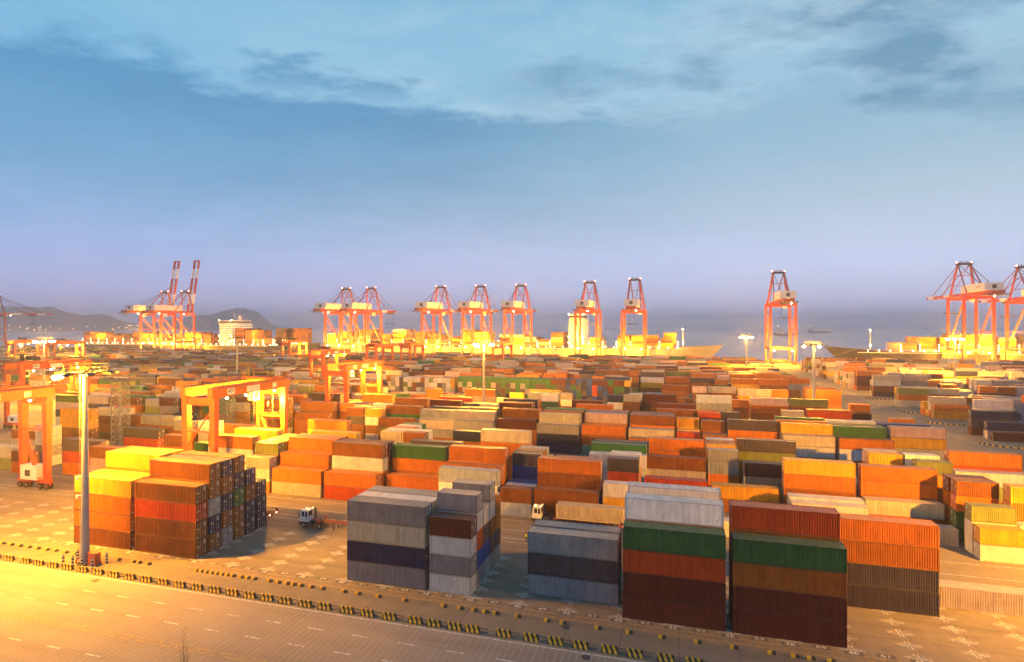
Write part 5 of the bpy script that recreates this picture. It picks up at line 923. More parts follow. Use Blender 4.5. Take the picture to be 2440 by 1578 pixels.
# far ships at anchor
def far_ship(u,D,L,label):
    k=(u-1220)/1387.85; X=(k*C_-S_)*D; Y=(k*S_+C_)*D
    t=empty('freighter',(X,Y,-4),label,'ship','freighters at anchor on the horizon',TH)
    h=MB(); h.prism([(-L/2,0),(L/2-6,0),(L/2,8),(L/2-L*.1,6.5),(-L/2,6.5)],'y',-14,14); h.build('hull',M['hull'],t)
    s=MB(); s.box(-L/2+6,-12,6.5,-L/2+22,12,22); s.box(-L/2+8,-14,22,-L/2+18,14,25); s.cyl((-L/2+10,0,25),(-L/2+10,0,32),1.5); s.build('superstructure',M['superw'],t)
    for i in range(4):
        c=MB(); x=-L/2+45+i*L*.17; c.cyl((x,0,6.5),(x,0,20),1.2,.9,6); c.beam((x,0,18),(x+14,0,22),1.); c.build('deck_crane',M['grey'],t)
    l=MB(); l.ball((-L/2+10,0,33),1.5,0,6,4); l.build('masthead_lamp',M['town'],t); l=MB(); l.ball((L/2-4,0,15),1.3,0,6,4); l.build('bow_lamp',M['town'],t)
far_ship(1874,2150,82,'small dark freighter at anchor beyond the lone crane, the nearer of two')
far_ship(1953,2900,108,'dark freighter at anchor on the horizon, the farther of two')
tl=MB(); r9=random.Random(4)
for i in range(46):
    k=(r9.uniform(20,330)-1220)/1387.85; D=r9.uniform(3600,4000); tl.ball(((k*C_-S_)*D,(k*S_+C_)*D,r9.choice((2,4,8,14,22,30))),r9.uniform(1.2,2.4),0,6,4)
o=tl.build('shore_lights',M['town']); o['kind']='stuff'; o['label']='scattered town lights on the far shore below the hill'
for i,u in enumerate((28,132,152,188)):
    k=(u-1220)/1387.85; D=3950+i*40; t=empty('apartment_tower',((k*C_-S_)*D,(k*S_+C_)*D,-4),'pale tower block on the far shore, %s from left below the hill'%('first','second','third','fourth')[i],'building','tower blocks on the far shore',TH)
    m_=MB(); w_=(34,22,26,18)[i]; hh=(78,66,72,50)[i]; m_.box(-w_/2,-10,0,w_/2,10,hh); m_.box(-w_/2+5,-6,hh,w_/2-8,6,hh+6); m_.build('wall',M['conc'],t)
    m_=MB()
    for a in range(hh//6):
        m_.box(-w_/2+2,-10.3,4+a*6,w_/2-2,-10.02,6.6+a*6)
    m_.build('window',M['glass'],t)['kind']='stuff'

# ------------------------------------------------------------------ ship-to-shore cranes
def sts(NLu, label, raised=False, Y0=573., W=21., D=30., boomlen=52., trolley=.35, X=None, G=47.5, AP=78.):
    if raised: boomlen=69.
    X = on_row(NLu, Y0) if X is None else X
    t = empty('quay_crane',(X,Y0,0),label,'crane','red ship-to-shore cranes along the quay')
    mat=M['sts']
    for x in (0,W):
        for y in (0,D):
            m=MB(); m.box(x-1.0,y-1.0,1.6,x+1.0,y+1.0,G+3.4); m.build('leg',mat,t)
    for x in (0,W):
        m=MB(); m.box(x-.7,1.0,14.,x+.7,D-1.0,15.8); m.build('portal_beam',mat,t)
        m=MB(); m.beam((x,1.2,16.5),(x,D*.5,31),1.0); m.beam((x,D-1.2,G-2),(x,D*.5,31),.9) if 0 else None
        m=MB(); m.beam((x,1.,G-1),(x,D-1.,17),1.0); m.build('diagonal_brace',mat,t)
        m=MB(); m.box(x-.6,1.,30,x+.6,D-1.,31.) if x<0 else m.beam((x,1.,30.5),(x,D-1.,30.5),.5); m.build('side_tie',mat,t)
    for y in (0,D):
        m=MB(); m.box(1.0,y-.8,1.7,W-1.0,y+.8,3.6); m.build('sill_beam',mat,t)
        m=MB(); m.box(1.0,y-.8,G+.4,W-1.0,y+.8,G+3.2); m.build('cross_beam',mat,t)
        m=MB(); m.box(1.0,y-.6,14.,W-1.0,y+.6,15.8); m.build('cross_beam',mat,t)
        for x in (0,W):
            m=MB()
            for k in range(4): m.cyl((x-3.+k*2.,y-.3,.55),(x-3.+k*2.,y+.3,.55),.5,n=8)
            m.box(x-3.8,y-.45,.7,x+3.8,y+.45,1.6); m.build('bogie',M['steel'],t)
    back=-32.
    cx=W/2
    for s in (-3.4,3.4):
        m=MB(); m.box(cx+s-.8,back,G+3.5,cx+s+.8,D+3,G+6.2); m.build('girder',mat,t)
    m=MB()
    for y in np.arange(back,D+2,6.): m.box(cx-2.6,y-.3,G+5.,cx+2.6,y+.3,G+5.6)
    m.build('girder_tie',mat,t)
    # rear platform with rails
    m=MB(); m.box(cx-7,back-1,G+2.4,cx+7,back+9,G+3.0)
    for x in np.arange(cx-7,cx+7.1,2.): m.beam((x,back-1,G+3),(x,back-1,G+4.2),.12)
    for x in (cx-7,cx+7):
        for y in np.arange(back-1,back+9.1,2.): m.beam((x,y,G+3),(x,y,G+4.2),.12)
        m.beam((x,back-1,G+4.2),(x,back+9,G+4.2),.12)
    for x in np.arange(cx-6,cx+6.1,3.): m.beam((x,back+2,G+2.4),(x,back+3,G-.6),.2)
    m.build('rear_platform',M['steel'],t)
    m=MB(); m.box(cx-6.5,back+7,G+6.4,cx+6.5,D-14,G+12.6)
    hs=m.build('machinery_house',M['white'],t)
    m=MB()
    for k in range(3): m.box(cx-6.53,back+14+k*3.,G+9.3,cx-6.5,back+15+k*3.,G+10.3)
    m.box(cx-1.5,back+6.97,G+8,cx+1.5,back+7.0,G+11); m.build('vent',M['steel'],hs)
    ay=D-4.
    for s in (-1,1):
        m=MB(); m.beam((cx+s*9.2,D,G+3),(cx+s*4.6,ay,AP),1.25); m.build('apex_leg',mat,t)
        m=MB(); m.beam((cx+s*4.6,ay,AP-.5),(cx+s*7.,4.,G+6),.8); m.build('back_leg',mat,t)
        m=MB(); m.cyl((cx+s*4.,ay,AP-1),(cx+s*3.4,back+8,G+6),.28,n=6); m.build('backstay',M['cable'],t)
    m=MB(); m.box(cx-6,ay-1.6,AP-1.2,cx+6,ay+1.6,AP+.4)
    for k in range(5): m.cyl((cx-4+k*2,ay,AP+.4),(cx-4+k*2,ay,AP+1.5+(k%2)*.7),.5,n=8)
    m.beam((cx-7,ay-2,AP+.3),(cx+7.5,ay-2,AP+.3),.2); m.beam((cx-7,ay-2,AP+1.4),(cx+7.5,ay-2,AP+1.4),.1)
    ap=m.build('apex_head',M['steel'],t)
    m=MB()
    for s in (-5.5,5.5): m.ball((cx+s,ay,AP+1.2),.55,0,6,4)
    m.build('warning_light',M['beacon'],ap)
    for f in (.35,.65):
        m=MB(); z=G+3+(AP-G-3)*f; hw=9.2-(4.6)*f; y=D+(ay-D)*f; m.beam((cx-hw,y,z),(cx+hw,y,z),.5); m.build('apex_tie',mat,t)
    # zig-zag ladder up the apex leg and the landside leg
    m=MB()
    for k in range(7):
        f=(k+.5)/7; z=G+4+(AP-G-5)*f; x=cx+9.6-4.6*f; y=D+(ay-D)*f; m.box(x+.3,y-.9,z,x+1.9,y+.9,z+.15)
        if k: m.beam(last,(x+1.1,y,z),.3)
        last=(x+1.1,y,z)
    m.build('apex_ladder',M['steel'],t)
    m=MB(); last=None
    for k in range(16):
        z=4+k*2.9; xo=-1.2-(1.3 if k%2 else 0); m.box(xo-.7,-1.2,z,xo+.7,.4,z+.12); m.beam((xo-.6,-1.2,z),(xo-.6,-1.2,z+1.1),.1)
        if last: m.beam(last,(xo,-.4,z),.35,.12)
        last=(xo,-.4,z)
    m.build('stair_tower',M['steel'],t)
    # boom
    bm=MB()
    for s in (-3.4,3.4): bm.box(s-.75,0,-1.3,s+.75,boomlen,1.1)
    for y in np.arange(4,boomlen,8.): bm.box(-2.6,y-.3,-.6,2.6,y+.3,.2)
    bm.box(-3.4,boomlen-1.2,-1.2,3.4,boomlen,1.); bm.box(-4.6,boomlen*.78,-.2,4.6,boomlen*.78+.8,.3)
    bo=bm.build('boom',M['boom'],t,(cx,D+3,G+4.9))
    if raised: bo.rotation_euler.x=R(80)
    for s in (-1,1):
        if raised: tip=(cx+s*3.4,D+3+boomlen*.55*math.cos(R(80)),G+4.9+boomlen*.5)
        else: tip=(cx+s*3.4,D+3+boomlen*.82,G+6)
        m=MB(); m.cyl((cx+s*4.2,ay,AP-.6),tip,.3,n=6); m.build('forestay',M['cable'],t)
        if not raised: m=MB(); m.cyl((cx+s*4.2,ay,AP-.9),(cx+s*3.4,D+3+boomlen*.42,G+6),.26,n=6); m.build('forestay',M['cable'],t)
    ty=(D+3+boomlen*trolley) if not raised else -12
    if not raised:
        m=MB(); m.box(cx-3,ty-3,G+1.5,cx+3,ty+3,G+3.4); m.beam((cx-2.4,ty-2,G+1.5),(cx-2.4,ty-2,G-10),.1); m.beam((cx+2.4,ty+2,G+1.5),(cx+2.4,ty+2,G-10),.1); m.beam((cx-2.4,ty+2,G+1.5),(cx-2.4,ty+2,G-10),.1); m.beam((cx+2.4,ty-2,G+1.5),(cx+2.4,ty-2,G-10),.1)
        m.box(cx-6,ty-1.1,G-10.8,cx+6,ty+1.1,G-10.); m.build('trolley',M['steel'],t)
    m=MB(); yy=D-8 if not raised else -10; m.box(cx+3.4,yy,G-1,cx+6.4,yy+3,G+2.6); m.build('operator_cab',M['cab'],t)
    for (x,y,z) in ((cx-4,2,G+2.6),(cx+4,-16,G+2.6),(cx,D+14 if not raised else D-6,G+2.8),(3,0.,13.6),(W-3,0.,13.6)):
        m=MB(); m.box(x-.7,y-.5,z,x+.7,y+.5,z+.45); fl=m.build('floodlight',M['steel'],t)
        m=MB(); m.ball((x,y,z-.35),.5,0,8,5); m.build('lamp_lens',M['lamp'],fl)
    return t
sts(335,'left of the two red cranes with booms raised high',True)
sts(384,'right of the two red cranes with booms raised high',True)
sts(775,'red crane left in the overlapping pair beside the open water, boom lowered',trolley=.2)
sts(836,'red crane right in the overlapping pair beside the open water, boom lowered',trolley=.75)
sts(1006,'red lowered-boom crane, left of the group of three',trolley=.3)
sts(1103,'red lowered-boom crane, middle of the group of three',trolley=.5)
sts(1202,'red lowered-boom crane, right of the group of three',trolley=.4)
sts(1371,'red crane in front of the ship bridge block, seen nearly end-on',trolley=.3,AP=80.)
sts(1482,'red crane seen straight along its boom, nearest the ship bow',trolley=-.9,AP=82.)
sts(1836,'lone red crane standing in the gap of open water between the ships',trolley=-.8,G=53.,AP=86.)
sts(2297,'big red crane over the bow of the ship with yellow boxes',trolley=.3,G=57.5,AP=90.,boomlen=62.)
sts(2447,'red crane cut off by the right edge of the photograph',trolley=.3,G=54.,AP=86.,boomlen=62.)
sts(0,'red crane at the far left of which only the lowered boom shows',X=-950.,trolley=.6,boomlen=68.)

# ------------------------------------------------------------------ rubber-tyred gantry cranes
def rtg(X, Y0, label, span=23.5, base=7.4, Zt=20.8, number=None, trolley=.5, lights=True, detail=True, house=False, LH=0):
    t=empty('gantry_crane',(X,Y0,0),label,'crane','orange rubber-tyred gantry cranes over the container blocks')
    mat=M['rtg']; hb=base/2
    for y in (0,span):
        for x in (-hb,hb):
            m=MB(); lean=.5 if y else -.5
            w0,w1=.55,.75
            m.add([(x-w0,y-.5,2.2),(x+w0,y-.5,2.2),(x+w0,y+.5,2.2),(x-w0,y+.5,2.2),(x-w1,y-.7,Zt),(x+w1,y-.7,Zt),(x+w1,y+.7,Zt),(x-w1,y+.7,Zt)],
                  [(0,3,2,1),(4,5,6,7),(0,1,5,4),(1,2,6,5),(2,3,7,6),(3,0,4,7)]); m.build('leg',mat,t)
        m=MB(); m.box(-hb-1.,y-.55,1.4,hb+1.,y+.55,2.2); m.build('sill_beam',mat,t)
        m=MB(); m.box(-hb+.75,y-.55,Zt-1.7,hb-.75,y+.55,Zt-.05); m.build('cross_beam',mat,t)
        m=MB(); m.box(-hb+.6,y-.9,Zt-7.6,hb-.6,y+.1,Zt-7.4)
        for z in (-6.6,-7.): m.beam((-hb+.6,y-.85,Zt+z),(hb-.6,y-.85,Zt+z),.07)
        for k in range(6): m.beam((-hb+.7+k*(base-1.4)/5,y-.85,Zt-7.4),(-hb+.7+k*(base-1.4)/5,y-.85,Zt-6.5),.07)
        m.build('leg_platform',M['yel'] if 0 else mat,t)
        for x in (-hb-.4,-hb+1.6,hb-1.6,hb+.4):
            m=MB(); m.box(x-.35,y-.5,.75,x+.35,y+.5,1.4); bg=m.build('bogie',mat,t)
            for dy in (-.55,.25):
                m=MB(); m.cyl((x,y+dy,.72),(x,y+dy+.3,.72),.72,n=14); w=m.build('wheel',M['black'],bg)
                m=MB(); m.cyl((x,y+dy-.012,.72),(x,y+dy+.312,.72),.3,n=8); m.build('hub',M['chassis'],w)
    for x in (-hb,hb):
        m=MB(); m.box(x-.7,-1.2,Zt+.0,x+.7,span+1.2,Zt+2.2); g=m.build('girder',mat,t)
        m=MB(); sx=-1 if x<0 else 1
        m.box(x+sx*.75,-1.2,Zt+2.0,x+sx*1.6,span+1.2,Zt+2.08)
        for k in range(14):
            y=-1.2+k*(span+2.4)/13; m.beam((x+sx*1.55,y,Zt+2.08),(x+sx*1.55,y,Zt+3.2),.07)
        for z in (2.65,3.2): m.beam((x+sx*1.55,-1.2,Zt+z),(x+sx*1.55,span+1.2,Zt+z),.07)
        m.build('walkway_rail',mat,t)
        m=MB(); m.box(x-.12,-1.,Zt+2.2,x+.12,span+1.,Zt+2.35); m.build('trolley_rail',M['steel'],g)
    ty=span*trolley
    m=MB(); m.box(-hb-.5,ty-2.4,Zt+2.36,hb+.5,ty+2.4,Zt+2.9); tr=m.build('trolley',mat,t)
    m=MB(); m.cyl((-2.2,ty,Zt+3.9),(1.4,ty,Zt+3.9),.75,n=12); m.box(1.6,ty-.8,Zt+2.9,2.8,ty+.8,Zt+4.4); m.box(-3.4,ty-1.9,Zt+2.9,-2.5,ty-.9,Zt+5.4); m.beam((-1.,ty+1.7,Zt+2.9),(-1.,ty+1.7,Zt+5.2),.25); m.beam((-1.,ty+1.7,Zt+5.2),(.4,ty+1.7,Zt+5.6),.2); m.build('winch',M['steel'],tr)
    m=MB()
    for x in (-hb-.5,hb+.5):
        for k in range(5): m.beam((x,ty-2.4+k*1.2,Zt+2.9),(x,ty-2.4+k*1.2,Zt+4.),.06)
        m.beam((x,ty-2.4,Zt+4.),(x,ty+2.4,Zt+4.),.06)
    m.build('trolley_rail_guard',M['steel'],tr)
    m=MB(); m.box(-hb+.9,ty-2.2,Zt-3.0,-hb+2.7,ty-.2,Zt-.6); cb=m.build('operator_cab',M['cab'],t)
    m=MB(); m.box(-hb+.88,ty-2.0,Zt-2.3,-hb+2.72,ty-.4,Zt-1.); m.build('window',M['glass'],cb)
    sz=7.5
    m=MB()
    for x in (-2.6,2.6):
        for y in (ty-.9,ty+.9): m.cyl((x*.8,y,Zt+2.3),(x*.8,y,sz+1.0),.05,n=5)
    m.build('hoist_rope',M['steel'],t)
    m=MB(); m.box(-6,ty-.35,sz+.2,6,ty+.35,sz+.6); m.box(-6.05,ty-1.2,sz,-5.7,ty+1.2,sz+.4); m.box(5.7,ty-1.2,sz,6.05,ty+1.2,sz+.4); m.box(-2.4,ty-1.1,sz+.6,2.4,ty+1.1,sz+1.1); m.build('spreader',M['yel'],t)
    # stair on the far leg frame and the diagonal brace
    m=MB(); a=Vector((hb-.2,span-.9,Zt-.8)); b=Vector((hb-.2,span-8.,Zt-11.)) ; a,b=Vector((-hb+1.2,span-.8,Zt-8)),Vector((hb-1.2,span-.8,2.4))
    m.beam(a,b,.9,.12); m.beam(a+Vector((0,-.45,1)),b+Vector((0,-.45,1)),.07); m.beam(a+Vector((0,.45,1)),b+Vector((0,.45,1)),.07); m.build('stair',mat,t)
    m=MB(); m.beam((-hb,-.1,Zt*.45),(hb,-.1,Zt-2.),.22); m.build('diagonal_brace',mat,t)
    # base machinery: generator house one side, electrical box on the other
    m=MB(); m.box(-2.4,-.6,2.22,2.4,1.5,4.6); gh=m.build('generator_house',M['cab'],t)
    m=MB(); m.box(-1.,-.63,2.8,.6,-.6,3.9); m.build('louvre',M['steel'],gh)
    m=MB(); m.box(-2.4,span-1.5,2.22,2.4,span+.6,5.4); eh=m.build('electrical_house',M['cab'],t)
    m=MB(); m.box(-1.,span-1.53,3.,.6,span-1.5,4.4); m.build('louvre',M['steel'],eh)
    for (x,y) in ((hb-.2,4.),(hb-.2,10.),(-hb+.2,16.),(hb-.2,20.)):
        m=MB(); m.box(x-.5,y-.4,Zt-.3,x+.5,y+.4,Zt-.02); f=m.build('floodlight',M['steel'],t)
        if lights: m=MB(); m.ball((x,y,Zt-.5),.28,0,8,5); m.build('lamp_lens',M['lamp2'],f)
    if detail:
        xb=hb+.72
        for x,sgn in ((hb,1),(-hb,-1)):
            m=MB(); xb=x+sgn*.70
            m.box(min(xb,xb+sgn*.05),3.2,Zt+.35,max(xb,xb+sgn*.05),5.4,Zt+1.75); bd=m.build('number_board',M['white'],t)
            if number:
                me=text_mesh('number',number,1.35,M['blk'],ext=.004)
                o=bpy.data.objects.new('number',me); COL.objects.link(o); o.parent=bd
                o.location=(xb+sgn*.062,4.3,Zt+1.05); o.rotation_euler=(PI/2,0,PI/2*sgn)
        m=MB(); xb=hb+.70; m.box(xb,9.2,Zt+.3,xb+.05,13.6,Zt+1.7); m.build('sign_board',M['white'],t)
        m=MB(); xb=hb+.70; m.box(xb,18.2,Zt+.4,xb+.05,19.6,Zt+1.6); m.build('sign_board',M['white'],t)
    return t
rtg(-101.4,104.5,'orange gantry crane numbered 401 in front of the brightly lit boxes',number='401',trolley=.86)
rtg(-139.6,73.2,'orange gantry crane numbered 330 at the left edge, wheels in view',number='330',trolley=.1,LH=1)
rtg(-114,177.5,'orange gantry crane in the middle left, beside a star-bright lamp',trolley=.55)
rtg(-226,149.6,'orange gantry crane at the left edge behind the tall light mast',number='401',trolley=.25)
rtg(-182,265,'distant orange gantry crane in front of the first pair of quay cranes',trolley=.3)
rtg(-321,423,'small lone orange gantry crane standing before the stern of the far ship',trolley=.4,detail=False)
rtg(-477,342,'distant orange gantry crane to the right of the far left starburst lamp',trolley=.4,detail=False)
rtg(-535,352,'distant orange gantry crane cut off by the left edge',trolley=.4,detail=False)
rtg(-203,358,'dark gantry crane under the left pair of quay cranes, left of two',trolley=.3,detail=False,lights=False)
rtg(-196,396,'dark gantry crane with a pale box at its foot, right of two',trolley=.3,detail=False,lights=False)
rtg(-130,416,'distant gantry crane below the group of three quay cranes',trolley=.7,detail=False,lights=False)

# ------------------------------------------------------------------ light masts
LIT=[]
def mast(X,Y,label,lit=(0,1,2,3,4,5,6,7),hgt=29.5,cams=False,pole='grey'):
    t=empty('light_mast',(X,Y,0),label,'light mast','high light masts across the yard')
    m=MB(); n=4
    for k in range(n):
        z0,z1=.3+(hgt-.3)*k/n,.3+(hgt-.3)*(k+1)/n; r0,r1=.62-.30*k/n,.62-.30*(k+1)/n
        m.cyl((0,0,z0),(0,0,z1),r0,r1+.012,14)
    m.build('pole',M['wpaint'] if 0 else M['grey'],t)
    m=MB(); m.cyl((0,0,.01),(0,0,.3),1.05,1.05,14)
    for k in range(10): m.cyl((.85*math.cos(k*.628),.85*math.sin(k*.628),.3),(.85*math.cos(k*.628),.85*math.sin(k*.628),.5),.06,n=6)
    m.build('base_flange',M['steel'],t)
    m=MB(); rad=2.9
    P=[(rad*math.cos(2*PI*k/12),rad*math.sin(2*PI*k/12)) for k in range(12)]
    for k in range(12):
        a,b=P[k],P[(k+1)%12]
        m.beam((a[0],a[1],hgt),(b[0],b[1],hgt),.22,.16); m.beam((a[0],a[1],hgt+1.2),(b[0],b[1],hgt+1.2),.07); m.beam((a[0],a[1],hgt),(a[0],a[1],hgt+1.2),.06); m.beam((a[0],a[1],hgt+.6),(b[0],b[1],hgt+.6),.05)
        if k%2==0: m.beam((.2*a[0]/rad,.2*a[1]/rad,hgt),(a[0],a[1],hgt),.16)
    m.cyl((0,0,hgt-.4),(0,0,hgt+.3),.6,n=12)
    m.build('head_ring',M['steel'],t)
    m=MB(); m.cyl((0,0,hgt+.3),(0,0,hgt+5.4),.05,.02,6); m.build('lightning_rod',M['steel'],t)
    for k in range(8):
        an=2*PI*k/8+.3; x,y=3.5*math.cos(an),3.5*math.sin(an)
        m=MB(); u=Vector((math.cos(an),math.sin(an),0)); s=Vector((-u.y,u.x,0)); c=Vector((x,y,hgt-.15))
        a=[c-u*.55-s*.5+Vector((0,0,.32)),c-u*.55+s*.5+Vector((0,0,.32)),c+u*.75+s*.5+Vector((0,0,.12)),c+u*.75-s*.5+Vector((0,0,.12))]
        b=[p-Vector((0,0,.3)) for p in a]
        m.add(a+b,[(0,1,2,3),(7,6,5,4),(0,4,5,1),(1,5,6,2),(2,6,7,3),(3,7,4,0)]); m.beam(tuple(c-u*.6),(c.x*.8,c.y*.8,hgt),.12); f=m.build('floodlight',M['steel'],t)
        if k in lit:
            m=MB(); m.ball(tuple(c+u*.15-Vector((0,0,.38))),.42,0,8,5); m.build('lamp_lens',M['lamp'],f)
    if cams:
        for z in (13.2,10.3):
            m=MB(); m.cyl((-.45,0,z+.2),(-1.5,-.1,z+.25),.06,n=6); m.cyl((-1.5,-.1,z+.3),(-1.5,-.1,z-.1),.18,.2,8); m.ball((-1.5,-.1,z-.15),.24,0,8,5); m.build('dome_camera',M['white'],t)
        m=MB(); m.cyl((-.95,-.1,.3),(-.95,-.1,hgt),.025,n=5); m.cyl((-1.15,.1,.3),(-1.15,.1,hgt),.02,n=5); m.build('hoist_cable',M['grey'],t)
    return t
mast(-87.8,68.05,'tall light mast standing in the foreground by striped posts, one head lamp lit',lit=(4,5),cams=True)
mast(-234.7,267.6,'light mast rising over dark boxes below the far ship, lamps out',lit=())
mast(-73,215,'lit light mast in front of the group of three quay cranes')
mast(39.8,382.7,'light mast with a starburst lamp against the water beside the lone crane')
mast(47,232.8,'grey light mast with two small lamps, nearest in front of the open water',lit=(4,6))
mast(142,365,'light mast with a starburst lamp before the ship with yellow boxes')
mast(-279,197,'light mast with a starburst lamp at the far left')

def spot(name,loc,tgt,W,ang=100,blend=.7,rad=.5,col=SOD):
    l=bpy.data.lights.new(name,'SPOT'); l.energy=W; l.color=col; l.spot_size=R(ang); l.spot_blend=blend; l.shadow_soft_size=rad
    o=bpy.data.objects.new(name,l); COL.objects.link(o); o.location=loc
    o.rotation_euler=(Vector(tgt)-Vector(loc)).to_track_quat('-Z','Y').to_euler(); return o
def pt(name,loc,W,rad=.6,col=SOD):
    l=bpy.data.lights.new(name,'POINT'); l.energy=W; l.color=col; l.shadow_soft_size=rad
    o=bpy.data.objects.new(name,l); COL.objects.link(o); o.location=loc; return o
# the lit floodlights of the masts, aimed out over the yard as floods are
pt('mast_light',(-91.2,66.0,28.0),120000,.5)
pt('mast_light',(-88.9,65.2,28.2),60000,.5)
spot('flood',(-85.2,69.6,28.8),(-40,140,0),150000,110)
# the next masts of the roadside row, beyond the right and left edges of the frame, plus one added flood
spot('flood',(80,60,29),(25,115,2),800000,80,.9)
spot('flood',(80,60,29),(70,170,0),260000,100)
spot('flood',(-150,52,29),(-85,85,4),420000,60)  # unseen flood added to brighten the fronts of the left stacks
spot('flood',(-215,66,29),(-170,120,0),300000,110)
for (x,y,W) in ((-73,215,800000),(39.8,382.7,1000000),(47,232.8,260000),(142,365,900000),(-279,197,500000)): pt('mast_light',(x,y,28.2),W)
# crane work lights
for (x,y,W) in ((-99.5,124.,150000),(-99,112,40000),(-139,80,12000),(-112,196,70000),(-226,165,60000),(-180,285,90000),(-320,440,120000),(-477,360,130000),(-535,360,110000)): pt('work_light',(x,y,17.),W,.4)
for u in (335,384,775,836,1006,1103,1202,1371,1482,1836,2297,2447):
    X=on_row(u,573.); pt('quay_flood',(X+10,562,16.),230000,1.)
    pt('quay_flood',(X+10,590,10.),190000,1.)
for X,Y in ((-400,606),(-300,606),(-200,606),(-100,606),(0,606),(180,606),(260,606),(340,606),(-760,606),(-680,606),(-600,606),(-500,606)): pt('deck_flood',(X,Y,26.),90000,1.)


# ------------------------------------------------------------------ lattice tower, roadside furniture
t=empty('lattice_tower',(-152,128,0),'grey steel lattice tower with a railed platform behind the front light mast','tower')
m=MB(); w0=1.5
for (x,y) in ((-w0,-w0),(w0,-w0),(w0,w0),(-w0,w0)): m.beam((x,y,0),(x,y,21),.22)
for k in range(12):
    z=k*1.75
    for a,b in (((-w0,-w0),(w0,-w0)),((w0,-w0),(w0,w0)),((w0,w0),(-w0,w0)),((-w0,w0),(-w0,-w0))):
        m.beam((a[0],a[1],z),(b[0],b[1],z+1.75),.12); m.beam((a[0],a[1],z+1.75),(b[0],b[1],z+1.75),.12); m.beam((b[0],b[1],z),(a[0],a[1],z+1.75),.1)
m.build('lattice_mast',M['bluegrey'],t)
m=MB(); m.box(-4.5,-2.5,21,4.5,2.5,21.3)
for x in np.arange(-4.5,4.6,.9):
    for y in (-2.5,2.5): m.beam((x,y,21.3),(x,y,22.6),.07)
for y in (-2.5,2.5): m.beam((-4.5,y,22.6),(4.5,y,22.6),.08); m.beam((-4.5,y,22.),(4.5,y,22.),.06)
for x in (-4.5,4.5): m.beam((x,-2.5,22.6),(x,2.5,22.6),.08)
m.build('platform',M['steel'],t)
t2=copy_tree(t); t2.location=(-110,168,0); t2['label']='blue-grey lattice tower with a railed platform left of the crane numbered 401'
t2.location=(on_row(540,150),150,0)
for o in (t,t2): o['group']='lattice towers in the yard'

bl='black and yellow striped concrete barrier with pipe rail, along the road edge'
def make_barrier():
    t=empty('road_barrier',(0,0,0),bl,'barrier','striped barriers along the road')
    m=MB(); m.prism([(-.28,0),(.28,0),(.28,.15),(.13,.35),(.11,.78),(-.11,.78),(-.13,.35),(-.28,.15)],'x',-.9,.9); m.build('block',M['barrier'],t)
    m=MB()
    for z in (.22,.62): m.beam((.9,0,z),(2.0,0,z),.05)
    for k in range(5): m.beam((.95+k*.25,0,.22),(.95+k*.25,0,.62),.025)
    m.build('rail',M['steel'],t); return t
b0=make_barrier()
bx=[-112.6,-109.6,-106.6,-103.4,-100.5,-97,-94.2,-91.3,-88.3,-85.4,-82.4,-79.4,-76.4,-73.4,-70.4,-67.4,-64.4,-61.4,-58.5,-55.7,-52.9,-50.1,-47,-44.1,-40.8,-37.9,-34.8,-31.3,-28.8,-26.1,-23.8,-19.9,-16.6,-13.7,-10.8,-7.5,-4.7,-1.4,1.6]
for i,x in enumerate(bx):
    o=b0 if i==0 else copy_tree(b0); o.location=(x,65.85+.12*(i>30),0.005); o.rotation_euler.z=rr.uniform(-.03,.03)
sl='low black and yellow wheel stop block between the barriers and the yellow lane lines'
def make_stop():
    m=MB(); m.prism([(-.2,0),(.2,0),(.17,.26),(.1,.34),(-.1,.34),(-.17,.26)],'x',-.42,.42)
    o=m.build('wheel_stop',M['stop']); return tag(o,sl,'wheel stop','wheel stops beside the yard lane')
s0=make_stop()
sx=[-111.2,-109.2,-107.2,-105.2,-103.2,-101.2,-99.2,-97.3,-95.1,-93,-84.2,-81.2,-80.1,-78.3]+[-69.2+i*.93 for i in range(8)]+[-61.2,-60.1,-59]+[-56.4,-54.9,-53.5,-52.4,-51.2,-49.5,-47.7,-44.3,-42.1,-39,-35.1,-29.5,-27.2,-25.3,-23.8,-22.4,-19.5,-15.7,-13.7,-9.4,-5.7,-1.9,2.1,6,10,12.4,14,16]
for i,x in enumerate(sx):
    o=s0 if i==0 else s0.copy()
    if i: COL.objects.link(o)
    o.location=(x,70.5+.2*min(1,max(0,(x+110)/60)),.002); o.rotation_euler.z=rr.uniform(-.05,.05)
# yellow-black curb blocks at the block corners of the cross road
def curb_arc(cx,cy,n,r,a0,a1):
    for i in range(n):
        a=a0+(a1-a0)*i/(n-1); o=s0.copy(); COL.objects.link(o); o.location=(cx+r*math.cos(a),cy+r*math.sin(a),.002); o.rotation_euler.z=a+PI/2; o.scale=(1.4,1.4,1.4)
        tag(o,'yellow curb block in a curved line at a corner of the right-hand yard','curb block','yellow curb blocks at the yard corners')
for cyy in (214.,256.,284.,330.):
    curb_arc(97,cyy,9,7,PI*1.0,PI*1.62)
pl='black and yellow banded steel post standing round the foot of the front light mast'
for i,(x,y) in enumerate(((-90.7,66.87),(-88.8,66.9),(-87,67.0),(-85,67.),(-85.,69.28),(-90.8,69.14))):
    m=MB(); m.cyl((0,0,.0),(0,0,1.5),.17,n=12); m.cyl((0,0,1.5),(0,0,1.56),.17,.1,12); o=m.build('guard_post',M['post'],None,(x,y,0.002)); tag(o,pl,'post','banded guard posts around the light mast')
t=empty('electrical_cabinet',(-86.,68.1,0),'orange electrical cabinet beside the foot of the front light mast','cabinet')
m=MB(); m.box(-.75,-.45,.22,.75,.45,1.95); m.build('case',M['ora'],t); m=MB(); m.box(-.8,-.5,0.,.8,.5,.22); m.build('plinth',M['conc'],t)
m=MB(); m.box(-.82,-.52,1.95,.82,.52,2.02); m.build('lid',M['ora'],t)
